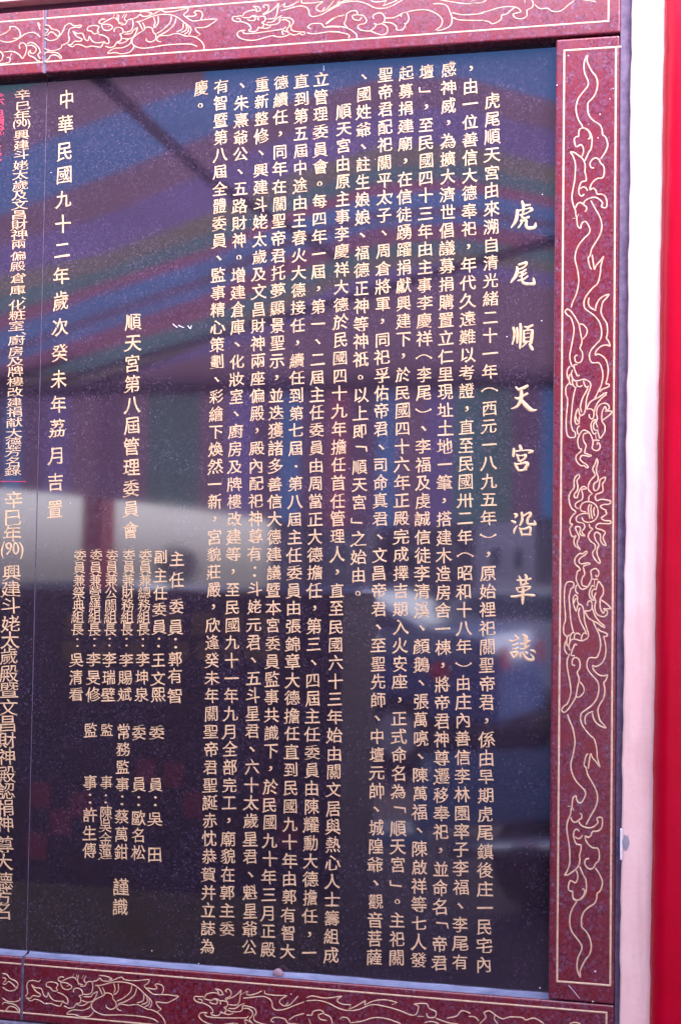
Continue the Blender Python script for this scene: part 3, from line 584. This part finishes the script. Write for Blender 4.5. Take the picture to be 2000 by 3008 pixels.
# chip in the plaster edge
cz = onwall(1840, 2480, DP)[1]; cx = pl(cz)
def blob(bm, cx, cz, y, rx, rz, th, n=18, seed=1):
    rnd = random.Random(seed); ring = []
    for k in range(n):
        t = 2*math.pi*k/n; q_ = rnd.uniform(0.7, 1.1)
        ring.append(bm.verts.new((cx+rx*math.cos(t)*q_, y, cz+rz*math.sin(t)*q_)))
    c_ = bm.verts.new((cx, y-th, cz))
    for k in range(n): bm.faces.new((ring[k], ring[(k+1) % n], c_))
bm = bmesh.new(); blob(bm, cx+0.0075, cz+0.003, -DP-0.0010, 0.0065, 0.014, 0.0006, seed=9); bm_out('chipped_spot', bm, GREYC, plaster)
bm = bmesh.new(); box(bm, cx-0.0022, cx+0.0016, -DP-0.0012, -0.02, cz-0.026, cz+0.024, 0.0009); bm_out('paint_flake', bm, WHITEC, plaster)
# cement behind, between jamb and plaster, and the wall it all sits in
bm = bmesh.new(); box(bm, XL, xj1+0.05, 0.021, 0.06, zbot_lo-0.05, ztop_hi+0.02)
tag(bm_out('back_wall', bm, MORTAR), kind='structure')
bm = bmesh.new(); box(bm, xj1+0.0004, pl(1.7)+0.012, -D+0.006, 0.0205, zbot_lo-0.04, ztop_hi+0.02, 0.001, 1)  # shadow in the gap is put into the dark colour of this strip
tag(bm_out('gap_shade_strip', bm, MORTAR), 'cement strip with the gap shadow in its dark colour, right of the upright red stone', 'cement strip')
# moulding above the upper stones, then pale wall above it
zm = onwall(0, 17, D)[1]
bm = bmesh.new(); box(bm, XL, pl(2.6)-0.001, -0.004, 0.02, ztop_hi+0.0005, zm+0.004)
tag(bm_out('recess_strip', bm, WOODM), 'dark maroon recess above the upper red stones at the top left', 'recess')
bm = bmesh.new(); box(bm, XL, pl(2.6)-0.001, -0.03, 0.02, zm+0.005, 3.6, 0.003)
tag(bm_out('upper_wall', bm, PINK), kind='structure')
bm = bmesh.new(); box(bm, XL, xj1+0.03, -0.032, 0.02, -0.05, zbot_lo-0.0015, 0.003)
tag(bm_out('lower_wall', bm, GROUT), kind='structure')
SHINE = mat('pale ledge shine', (0.40, 0.43, 0.60), 0.45)  # sky brightness on the ledge is put into this pale colour
setin(SHINE, 'Base Color', ramp(SHINE, noise(SHINE, 25, 5), [(0.3, (0.09, 0.10, 0.18)), (0.7, (0.19, 0.21, 0.33))]))
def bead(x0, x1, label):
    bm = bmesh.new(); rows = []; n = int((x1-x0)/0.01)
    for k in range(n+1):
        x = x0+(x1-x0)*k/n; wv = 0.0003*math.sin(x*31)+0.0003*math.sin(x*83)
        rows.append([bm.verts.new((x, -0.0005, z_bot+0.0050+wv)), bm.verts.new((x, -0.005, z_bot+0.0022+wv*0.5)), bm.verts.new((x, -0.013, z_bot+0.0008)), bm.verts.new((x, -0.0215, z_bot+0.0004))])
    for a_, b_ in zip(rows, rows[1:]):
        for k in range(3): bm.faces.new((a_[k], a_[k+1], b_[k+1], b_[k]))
    tag(bm_out('ledge_shine', bm, SHINE, None, True), label, 'sealant')
bead(J2+g, xj0+0.012, 'long pale blue painted shine strip along the ledge under the lettered black slab')
bead(XL, J2-g, 'short pale blue painted shine strip left of the joint in the lower left')
# small things on the stone
bx, bz = onwall(812, 2846, D)
bm = bmesh.new(); bmesh.ops.create_icosphere(bm, subdivisions=2, radius=1)
for v in bm.verts: v.co = Vector((bx+v.co.x*0.0105*(1+0.12*math.sin(v.co.z*5+v.co.x*3)), -0.012+v.co.y*0.007, z_bot+0.003+max(v.co.z, -0.3)*0.0105))
tag(bm_out('mortar_lump', bm, WAX, None, True), 'small pinkish mortar lump sitting on the ledge below the black slab', 'mortar')
def specks(par, pts, d, mt, r0, nm):
    bm = bmesh.new()
    for k, (px, py, s) in enumerate(pts):
        x, z = onwall(px, py, d); blob(bm, x, z, -d-0.0003, r0*s, r0*s*0.8, 0.0003, 8, k)
    o_ = bm_out(nm, bm, mt, par); o_['kind'] = 'stuff'; return o_
specks(slabR, [(1592, 571, 1), (1590, 942, 1.2), (1488, 989, 1.1), (208, 1478, .7), (194, 1261, .8), (447, 2793, 1), (584, 2830, 1), (151, 507, 1.1), (1012, 1112, .6), (1102, 468, .6), (735, 645, .7), (917, 810, .7), (1026, 1376, .6), (380, 1216, .6), (1585, 2902, 1.2)], 0.0, SPECK, 0.0011, 'paint_speck')
bm = bmesh.new()
for a_, b_ in (((508, 951), (522, 962)), ((524, 955), (541, 962)), ((552, 956), (560, 966)), ((560, 966), (563, 956)), ((951, 193), (951, 208)), ((1152, 567), (1147, 580))):
    ribbon(bm, [onwall(*a_), ((onwall(*a_)[0]+onwall(*b_)[0])/2, (onwall(*a_)[1]+onwall(*b_)[1])/2-0.0006), onwall(*b_)], 0.0012, -0.0001, 0.0003)
bm_out('scratch_mark', bm, SPECK, slabR)
specks(jamb, [(1747, 2853, 1.3), (1635, 250, 1.0), (1761, 336, 1.1), (1800, 260, 1), (1790, 290, .8), (1728, 365, .7), (1755, 405, .9), (1668, 164, .9), (1775, 1383, .7)], D, SPECK, 0.0012, 'mineral_speck')
specks(botR, [(1740, 2942, 1.2), (536, 2868, .8), (138, 2947, 1.4), (855, 2920, 1.1)], D, SPECK, 0.0012, 'mineral_speck')
st = [onwall(1668, 2893, D), onwall(1688, 2916, D), onwall(1702, 2934, D)]
bm = bmesh.new(); ribbon(bm, st, 0.0006, -D-0.0003, 0.0004); tag(bm_out('cobweb_strand', bm, SPECK), 'short whitish cobweb strand hanging below the upright stone border', 'cobweb')

# ------------------------------------------------------------------ in front of the wall: what the polished stone mirrors
ASPH = mat('dull maroon paving', (0.10, 0.065, 0.09), 0.75)
setin(ASPH, 'Base Color', ramp(ASPH, noise(ASPH, 3, 6), [(0.3, (0.045, 0.03, 0.045)), (0.7, (0.085, 0.055, 0.075))]))
bm = bmesh.new(); box(bm, -60, 60, -80, 1.0, -0.2, 0.0)
tag(bm_out('ground', bm, ASPH), kind='structure')

def tarp_mat(name, col):
    M = bpy.data.materials.new(name); M.use_nodes = True; M.node_tree.nodes.clear()
    d = N(M, 'ShaderNodeBsdfDiffuse'); t = N(M, 'ShaderNodeBsdfTranslucent'); x = N(M, 'ShaderNodeMixShader'); o_ = N(M, 'ShaderNodeOutputMaterial')
    c = mixc(M, noise(M, 2.0, 5), tuple(v*0.46 for v in col), tuple(min(1, v*0.72) for v in col))
    Lk(M, c, d.inputs[0]); Lk(M, c, t.inputs[0]); x.inputs[0].default_value = 0.55
    Lk(M, d.outputs[0], x.inputs[1]); Lk(M, t.outputs[0], x.inputs[2]); Lk(M, x.outputs[0], o_.inputs[0])
    return M
TC = {'b': (0.14, 0.32, 0.68), 'n': (0.36, 0.21, 0.30), 'p': (0.31, 0.23, 0.54), 'o': (0.34, 0.29, 0.22), 't': (0.14, 0.31, 0.33), 'r': (0.52, 0.16, 0.25), 'm': (0.24, 0.14, 0.24), 'g': (0.15, 0.26, 0.25)}
tkeys = list(TC); TM = [tarp_mat('tarpaulin '+k, TC[k]) for k in tkeys]
canopy = thing('striped_canopy', (-1.5, -4.9, 3.15), 'large striped blue, purple and maroon canopy mirrored in the black slab', 'canopy')
cols = [-900, -300, 0, 300, 600, 850, 1100, 1350, 1620, 1900, 2300]
shape0 = [760, 560, 440, 350, 262, 155, 75, 65, 150, 290, 420]     # y of the band under the first blue stripe, near edge
shape1 = [1400, 1215, 1105, 1005, 895, 790, 700, 665, 700, 760, 820]   # far edge
bands = [('t', -0.62), ('n', -0.22), ('b', 0.03), ('n', 0.26), ('p', 0.41), ('o', 0.58), ('t', 0.67), ('r', 0.74), ('b', 0.79), ('m', 0.87), ('b', 0.91), ('r', 0.955), ('m', 0.985), ('r', 1.00), ('t', 1.045), ('o', 1.12), ('p', 1.18), ('n', 1.25), (None, 1.36)]
ZR = 3.15
bm = bmesh.new(); grid = []
for k_, (k, t) in enumerate(bands):
    row = []
    for cx_, y0_, y1_ in zip(cols, shape0, shape1):
        py = y0_+(y1_-y0_)*t
        x, y, z = mirrored_z(cx_, min(py, 1240), ZR)
        y = max(y, -8.6)
        y = -1.3 if k_ == 0 else (-8.65 if k is None else min(y, -1.32))
        row.append(bm.verts.new((x, y, z+0.02*math.sin(x*3)+0.015*math.sin(y*2.3))))
    row.insert(0, bm.verts.new((-9.0, row[0].co.y+(0.0 if k_ == 0 else 0.0), ZR))); row.append(bm.verts.new((6.0, row[-1].co.y, ZR)))
    grid.append(row)
for i in range(len(bands)-1):
    for j in range(len(cols)+1):
        q_ = (grid[i][j], grid[i][j+1], grid[i+1][j+1], grid[i+1][j])
        if (q_[0].co-q_[3].co).length < 1e-4 and (q_[1].co-q_[2].co).length < 1e-4: continue
        f = bm.faces.new(q_); f.material_index = tkeys.index('b' if i < 2 and j >= 5 else bands[i][0])
bm_out('roof_cloth', bm, TM, canopy)
for xs_ in (-9.0, 6.0):  # added hangings out of view, blocking sky light from both sides
    bm = bmesh.new(); n_ = 24
    for k in range(n_):
        ya, yb = -1.0-k*7.6/n_, -1.0-(k+1)*7.6/n_
        f = bm.faces.new([bm.verts.new(p_) for p_ in ((xs_, ya, 0.35), (xs_, yb, 0.35), (xs_, yb, ZR+0.02), (xs_, ya, ZR+0.02))]); f.material_index = tkeys.index('pnmbngmp'[k % 8])
    bm_out('side_light_blocker', bm, TM, canopy)
# hanging back cloth with upright stripes
LV = 8.6
bm = bmesh.new(); x = -9.0; x_end = 6.0; seq = 'nggnpmbmrmbnptgmbmpnm'; i = 0
edge = [(-700, 1400), (0, 1434), (240, 1458), (560, 1494), (800, 1530), (1000, 1548), (1250, 1545), (1450, 1535), (1600, 1520), (2300, 1490)]
ept = [mirrored(a, b, LV) for a, b in edge]
def zlow(xx):
    for (xa_, za_), (xb_, zb_) in zip(ept, ept[1:]):
        if xa_ <= xx <= xb_: return za_+(zb_-za_)*(xx-xa_)/(xb_-xa_)
    return ept[0][1] if xx < ept[0][0] else ept[-1][1]
while x < x_end:
    wd = 0.17 if seq[i % len(seq)] in 'br' else 0.23
    n0 = [bm.verts.new((x, -LV+0.03*math.sin(x*6), zlow(x))), bm.verts.new((x+wd, -LV+0.03*math.sin((x+wd)*6), zlow(x+wd))), bm.verts.new((x+wd, -LV, ZR+0.6)), bm.verts.new((x, -LV, ZR+0.6))]
    f = bm.faces.new(n0); f.material_index = tkeys.index(seq[i % len(seq)]); x += wd; i += 1
bm_out('back_cloth', bm, TM, canopy)
STEEL = mat('dull steel pipe', (0.10, 0.09, 0.12), 0.5)
def pipe(name, a, b, r=0.03, par=canopy, mt=STEEL):
    bm = bmesh.new(); cyl(bm, a, b, r); bm_out(name, bm, mt, par, True)
p1, p2, p3 = mirrored_z(245, 190, ZR-0.05), mirrored_z(620, 530, ZR-0.05), mirrored_z(1000, 760, ZR-0.05)
pipe('roof_pipe', p1, p2, 0.022); pipe('roof_pipe', p2, p3, 0.02)
pipe('roof_pipe', mirrored_z(-50, 1180, ZR-0.05), mirrored_z(1650, 700, ZR-0.05), 0.025)
pipe('roof_pipe', (-9, -LV, 3.1), (6, -LV, 3.1), 0.03)
for xx in (-5.6, 4.2): pipe('canopy_pole', (xx, -LV, 0), (xx, -LV, 3.15), 0.035)

# buildings across the street
WHT = mat('white rendered wall', (0.74, 0.70, 0.80), 0.7)
setin(WHT, 'Base Color', ramp(WHT, noise(WHT, 0.8, 5), [(0.3, (0.72, 0.70, 0.92)), (0.7, (0.84, 0.82, 0.98))]))
GRYW = mat('grey shopfront wall', (0.20, 0.18, 0.24), 0.7)
GLS = mat('window glass', (0.05, 0.07, 0.11), 0.08, 1.5)
PALE = mat('pale frame', (0.55, 0.56, 0.64), 0.6)
LB = 15.0
xa_, xb_ = mirrored(-900, 1600, LB)[0], mirrored(735, 1600, LB)[0]
bldA = thing('low_white_wall', ((xa_+xb_)/2, -LB, 0), 'low white rendered wall across the street, kept low so pale sky shows above, mirrored at left', 'wall')
bm = bmesh.new(); box(bm, xa_, xb_, -LB-0.25, -LB, 0, 1.30); bm_out('wall_body', bm, WHT, bldA)  # white building cut down to wall height so bright sky shows over it
bm = bmesh.new(); box(bm, xa_, xb_, -LB-0.30, -LB+0.05, 1.302, 1.38, 0.01); bm_out('coping', bm, WHT, bldA)
def block(a_, b_, ytop, L_, mt_, label, wins=()):
    q0, q1 = mirrored(a_, 1600, L_), mirrored(b_, ytop, L_)
    t = thing('shop_block', ((q0[0]+q1[0])/2, -L_, 0), label, 'building')
    bm = bmesh.new(); box(bm, q0[0], q1[0], -L_-4, -L_, 0, q1[1]); bm_out('wall', bm, mt_, t)
    bm = bmesh.new(); box(bm, q0[0]-0.05, q1[0]+0.05, -L_-4.05, -L_+0.12, q1[1]+0.002, q1[1]+0.12, 0.01); bm_out('roof_edge', bm, PALE, t)
    for (wa, wb, ya, yb) in wins:
        r0, r1 = mirrored(wa, yb, L_-0.03), mirrored(wb, ya, L_-0.03)
        bm = bmesh.new(); box(bm, r0[0], r1[0], -L_-0.02, -L_+0.03, max(r0[1], 0.05), r1[1]); fr_ = bm_out('window', bm, PALE, t)
        bm = bmesh.new(); box(bm, r0[0]+0.04, r1[0]-0.04, -L_+0.031, -L_+0.036, max(r0[1], 0.05)+0.04, r1[1]-0.04); bm_out('pane', bm, GLS, t)
block(795, 902, 1535, LB, GRYW, 'narrow grey street block right of the low white wall')
block(930, 1078, 1500, LB, GRYW, 'dark tall grey street block in the middle of the reflection', ((980, 1030, 1590, 1680),))
block(1152, 1385, 1530, LB+1, GRYW, 'wide grey street block with two windows right of centre', ((1180, 1240, 1610, 1690), (1290, 1340, 1600, 1680)))
MIDW = mat('pale lilac render', (0.50, 0.47, 0.58), 0.7)
block(1395, 1575, 1505, LB, MIDW, 'pale lilac street block at the right of the reflection', ((1430, 1480, 1600, 1680), (1500, 1545, 1600, 1680)))
block(1585, 1900, 1500, LB, GRYW, 'grey street block nearest the right end of the slab')

# red hanging banners on poles
BAN = mat('red banner cloth', (0.62, 0.07, 0.12), 0.7); BANL = mat('faded banner print', (0.75, 0.42, 0.42), 0.7)
for k, (a_, b_, L_, lab) in enumerate(((247, 302, 11.0, 'wide red street banner with faded pale print in front of the white building'), (312, 334, 11.3, 'narrow plain red street banner beside the wider printed one'))):
    x0, zt_ = mirrored(a_, 1440, L_); x1, zb_ = mirrored(b_, 1745, L_)
    t = thing('red_banner', ((x0+x1)/2, -L_, 0), lab, 'banner')
    bm = bmesh.new(); box(bm, x0, x1, -L_, -L_+0.02, 0.5, zt_+0.3, 0.004); bm_out('cloth', bm, BAN, t)
    pipe('pole', ((x0+x1)/2, -L_-0.03, 0), ((x0+x1)/2, -L_-0.03, zt_+0.5), 0.02, t)
    if k == 0:
        for j in range(7):
            z = zt_-0.12-j*0.16; xm = (x0+x1)/2
            bm = bmesh.new(); box(bm, xm-0.035, xm+0.035, -L_+0.021, -L_+0.024, z-0.045, z+0.045); box(bm, xm-0.012, xm+0.012, -L_+0.024, -L_+0.026, z-0.055, z+0.055)
            bm_out('print_mark', bm, BANL, t)
# round leafy shrub
LEAF = mat('dark leaves', (0.05, 0.075, 0.09), 0.6)
def shrub(px, py, L_, r, label):
    x, z = mirrored(px, py, L_); t = thing('leafy_shrub', (x, -L_, 0), label, 'shrub')
    bm = bmesh.new(); cyl(bm, (x, -L_, 0), (x, -L_, z-r*0.5), 0.05, 0.03, 8); bm_out('trunk', bm, LEAF, t)
    bm = bmesh.new(); rnd = random.Random(int(px))
    for k in range(900):
        d_ = Vector((rnd.gauss(0, 1), rnd.gauss(0, 1), rnd.gauss(0, 0.7))).normalized()*r*rnd.uniform(0.5, 1.08)
        c_ = Vector((x, -L_, z))+d_; u = Vector((rnd.gauss(0, 1), rnd.gauss(0, 1), rnd.gauss(0, 1))).normalized(); v_ = u.orthogonal().normalized()
        s = r*0.11
        bm.faces.new([bm.verts.new(c_+u*s), bm.verts.new(c_+v_*s*0.5), bm.verts.new(c_-u*s), bm.verts.new(c_-v_*s*0.5)])
    bm_out('crown', bm, LEAF, t)
shrub(520, 1665, 12.0, 0.24, 'dark round leafy shrub before the white building, mirrored in the slab')

# cars
def car(x, y, rot, paint, label, ln=4.1, wd=1.7, ht=1.46):
    t = thing('parked_car', (0, 0, 0), label, 'car', 'cars parked in the street')
    prof = [(-0.5, 0.30), (-0.5, 0.62), (-0.46, 0.70), (-0.30, 0.74), (-0.235, 0.76), (-0.13, 0.985), (0.02, 1.0), (0.20, 0.985), (0.36, 0.80), (0.47, 0.76), (0.5, 0.62), (0.5, 0.30)]
    def loft(pts, ys, name, mt):
        bm = bmesh.new(); rows = []
        for (yy, sh_) in ys: rows.append([bm.verts.new((px_*ln*sh_(pz)[0], yy*wd/2*sh_(pz)[1], pz*ht)) for px_, pz in pts])
        for a_, b_ in zip(rows, rows[1:]):
            for i_ in range(len(pts)): bm.faces.new((a_[i_], a_[(i_+1) % len(pts)], b_[(i_+1) % len(pts)], b_[i_]))
        bm.faces.new(rows[0][::-1]); bm.faces.new(rows[-1]); bmesh.ops.recalc_face_normals(bm, faces=bm.faces)
        return bm_out(name, bm, mt, t, False)
    s_full = lambda z: (1.0, 1.0 if z < 0.78 else 1.0-(z-0.78)*0.9)
    s_edge = lambda z: (0.97, 1.0 if z < 0.78 else 1.0-(z-0.78)*0.9)
    loft(prof, [(-1, s_edge), (-0.93, s_full), (0.93, s_full), (1, s_edge)], 'body', paint)
    for sgn in (-1, 1):
        bm = bmesh.new()
        P_ = [(-0.215, 0.775), (-0.125, 0.955), (0.19, 0.955), (0.32, 0.80)]
        f1 = [bm.verts.new((a_*ln, sgn*(wd/2*(1.0 if z_ < 0.78 else 1.0-(z_-0.78)*0.9)+0.006), z_*ht)) for a_, z_ in P_]
        bm.faces.new(f1); bm_out('side_window', bm, GLS, t)
    for (xa2, za2, xb2, zb2, nm) in ((-0.235, 0.775, -0.135, 0.965, 'windscreen'), (0.355, 0.815, 0.215, 0.965, 'rear_window')):
        bm = bmesh.new(); off = -0.012 if xa2 < 0 else 0.012
        bm.faces.new([bm.verts.new(p_) for p_ in ((xa2*ln+off, -wd*0.44, za2*ht), (xa2*ln+off, wd*0.44, za2*ht), (xb2*ln+off, wd*0.38, zb2*ht+0.008), (xb2*ln+off, -wd*0.38, zb2*ht+0.008))])
        bm_out(nm, bm, GLS, t)
    for sx in (-0.31, 0.30):
        for sy in (-1, 1):
            bm = bmesh.new(); cyl(bm, (sx*ln, sy*(wd/2-0.19), 0.31), (sx*ln, sy*(wd/2+0.012), 0.31), 0.31, n=20); wh = bm_out('wheel', bm, TYRE, t)
            bm = bmesh.new(); cyl(bm, (sx*ln, sy*(wd/2+0.012), 0.31), (sx*ln, sy*(wd/2+0.02), 0.31), 0.18, n=14); r_ = bm_out('rim', bm, PALE, t); r_.parent = wh; r_.location = (0, 0, 0)
    for sy in (-0.72, 0.72):
        bm = bmesh.new(); box(bm, 0.495*ln, 0.503*ln, (sy-0.14)*wd/2, (sy+0.14)*wd/2, 0.58*ht, 0.70*ht); bm_out('tail_light', bm, TAIL, t)
        bm = bmesh.new(); box(bm, -0.503*ln, -0.495*ln, (sy-0.16)*wd/2, (sy+0.16)*wd/2, 0.52*ht, 0.61*ht); bm_out('headlight', bm, PALE, t)
    t.location = (x, y, 0); t.rotation_euler = (0, 0, rot)
TYRE = mat('tyre rubber', (0.02, 0.02, 0.02), 0.8); TAIL = mat('red lamp lens', (0.65, 0.03, 0.04), 0.2)
CBLUE = mat('blue car paint', (0.10, 0.17, 0.42), 0.12, 1.6); CDK = mat('dark green car paint', (0.05, 0.10, 0.14), 0.12, 1.6); CWH = mat('white car paint', (0.72, 0.74, 0.82), 0.2)
xm = mirrored(860, 1700, 9.5)[0]
car(xm, -9.7, R_(8), CBLUE, 'blue hatchback parked broadside, nearest the canopy, mirrored mid slab')
car(mirrored(120, 1700, 11.5)[0], -12.6, R_(-4), CDK, 'dark green car parked before the white building at left')
car(mirrored(1430, 1700, 12.0)[0]+0.4, -12.8, R_(3), CWH, 'white car parked before the grey shopfront at right')

# silver scooter with windscreen, just left of the reader
def scooter():
    x, z = mirrored(1230, 1900, 4.2); y = -4.4
    t = thing('parked_scooter', (x, y, 0), 'blue motor scooter with red tail lamp, mirrored at right of the slab', 'scooter')
    SP = mat('blue scooter paint', (0.10, 0.18, 0.34), 0.15, 1.6); SI = mat('silver tube', (0.6, 0.62, 0.7), 0.2, metal=0.9)
    for dx, nm in ((-0.62, 'wheel'), (0.58, 'wheel')):
        bm = bmesh.new(); cyl(bm, (x+dx, y-0.05, 0.24), (x+dx, y+0.05, 0.24), 0.24, n=22); bm_out(nm, bm, TYRE, t)
    bm = bmesh.new(); hexa(bm, [(x-0.05, y-0.14, 0.35), (x+0.75, y-0.12, 0.45), (x+0.78, y-0.10, 0.80), (x+0.0, y-0.14, 0.74), (x-0.05, y+0.14, 0.35), (x+0.75, y+0.12, 0.45), (x+0.78, y+0.10, 0.80), (x+0.0, y+0.14, 0.74)], 0.05, 3); bm_out('rear_body', bm, SP, t, True)
    bm = bmesh.new(); hexa(bm, [(x-0.0, y-0.13, 0.74), (x+0.62, y-0.12, 0.80), (x+0.62, y-0.11, 0.88), (x+0.02, y-0.12, 0.82), (x-0.0, y+0.13, 0.74), (x+0.62, y+0.12, 0.80), (x+0.62, y+0.11, 0.88), (x+0.02, y+0.12, 0.82)], 0.03, 3); bm_out('seat', bm, TYRE, t, True)
    bm = bmesh.new(); hexa(bm, [(x-0.55, y-0.2, 0.35), (x-0.42, y-0.2, 0.33), (x-0.30, y-0.17, 0.98), (x-0.42, y-0.13, 1.0), (x-0.55, y+0.2, 0.35), (x-0.42, y+0.2, 0.33), (x-0.30, y+0.17, 0.98), (x-0.42, y+0.13, 1.0)], 0.03, 3); bm_out('leg_shield', bm, SP, t, True)
    bm = bmesh.new(); box(bm, x-0.5, x+0.05, y-0.16, y+0.16, 0.28, 0.36, 0.02); bm_out('footboard', bm, SP, t)
    bm = bmesh.new(); cyl(bm, (x-0.33, y-0.33, 1.04), (x-0.33, y+0.33, 1.04), 0.016); cyl(bm, (x-0.35, y, 0.95), (x-0.33, y, 1.05), 0.03); bm_out('handlebar', bm, SI, t, True)
    for s in (-1, 1):
        bm = bmesh.new(); cyl(bm, (x-0.33, y+s*0.28, 1.04), (x-0.36, y+s*0.36, 1.22), 0.007); bmesh.ops.create_icosphere(bm, subdivisions=2, radius=0.06, matrix=Matrix.Translation((x-0.36, y+s*0.37, 1.25))); bm_out('mirror', bm, SI, t, True)
    bm = bmesh.new(); box(bm, x+0.74, x+0.80, y-0.08, y+0.08, 0.70, 0.80, 0.02); bm_out('tail_lamp', bm, TAIL, t)
    bm = bmesh.new(); cyl(bm, (x+0.15, y+0.17, 0.3), (x+0.85, y+0.2, 0.36), 0.045); bm_out('exhaust', bm, SI, t, True)
scooter()
# red tail light, modelled as a ball on a stem
x, z = mirrored(1292, 1975, 3.4)
t = thing('red_tail_light', (x, -3.4, z), 'small round red tail light on a stem mirrored below the middle of the title column', 'tail light')
bm = bmesh.new(); bmesh.ops.create_uvsphere(bm, u_segments=16, v_segments=10, radius=0.045, matrix=Matrix.Translation((x, -3.4, z))); bm_out('globe', bm, TAIL, t, True)
bm = bmesh.new(); cyl(bm, (x, -3.4, z-0.045), (x, -3.4, 0.0), 0.008); bm_out('stem', bm, STEEL, t)

# dark cabinet with dim gold and red lettering blocks
CAB = mat('black lacquer cabinet', (0.018, 0.013, 0.022), 0.5)
DG = mat('dim gold leaf', (0.16, 0.105, 0.035), 0.6); DR = mat('dim red paint', (0.20, 0.025, 0.04), 0.6); DO = mat('olive cloth band', (0.10, 0.085, 0.035), 0.7)
LC = 1.15
cx0, cx1 = mirrored(-260, 1742, LC)[0], mirrored(1006, 1742, LC)[0]; ct = mirrored(600, 1741, LC)[1]
cab = thing('lacquer_cabinet', ((cx0+cx1)/2, -LC-0.2, 0), 'tall black lacquer cabinet with dim gold squares, mirrored in the lower slab', 'cabinet')
bm = bmesh.new(); box(bm, cx0, cx1, -LC-0.45, -LC, 0.06, ct, 0.004); bm_out('carcass', bm, CAB, cab)
bm = bmesh.new(); box(bm, cx0+0.03, cx1-0.03, -LC-0.42, -LC-0.03, 0.0, 0.06); bm_out('plinth', bm, CAB, cab)
def cb(a_, b_, y0_, y1_, mt_, nm, th=0.004):
    q0, q1 = mirrored(a_, y1_, LC), mirrored(b_, y0_, LC)
    bm = bmesh.new(); box(bm, q0[0], q1[0], -LC-0.001, -LC+th, q0[1], q1[1], 0.001); bm_out(nm, bm, mt_, cab)
for k, a_ in enumerate((195, 290, 385, 475, 565, 655, 745)):
    cb(a_, a_+62, 1800, 1865, DG, 'gold_square')
for k, a_ in enumerate((185, 282, 375, 500, 580, 655, 720, 775)):
    cb(a_, a_+55, 1885, 1940, DG, 'gold_square')
for a_, y_ in ((90, 2300), (150, 2380), (400, 2230), (480, 2240), (540, 2330), (760, 2300), (820, 2420), (80, 2450), (210, 2330)):
    cb(a_, a_+60, y_, y_+70, DR, 'red_patch')
cb(-240, 990, 2655, 2760, DO, 'cloth_band')
print('scene built')
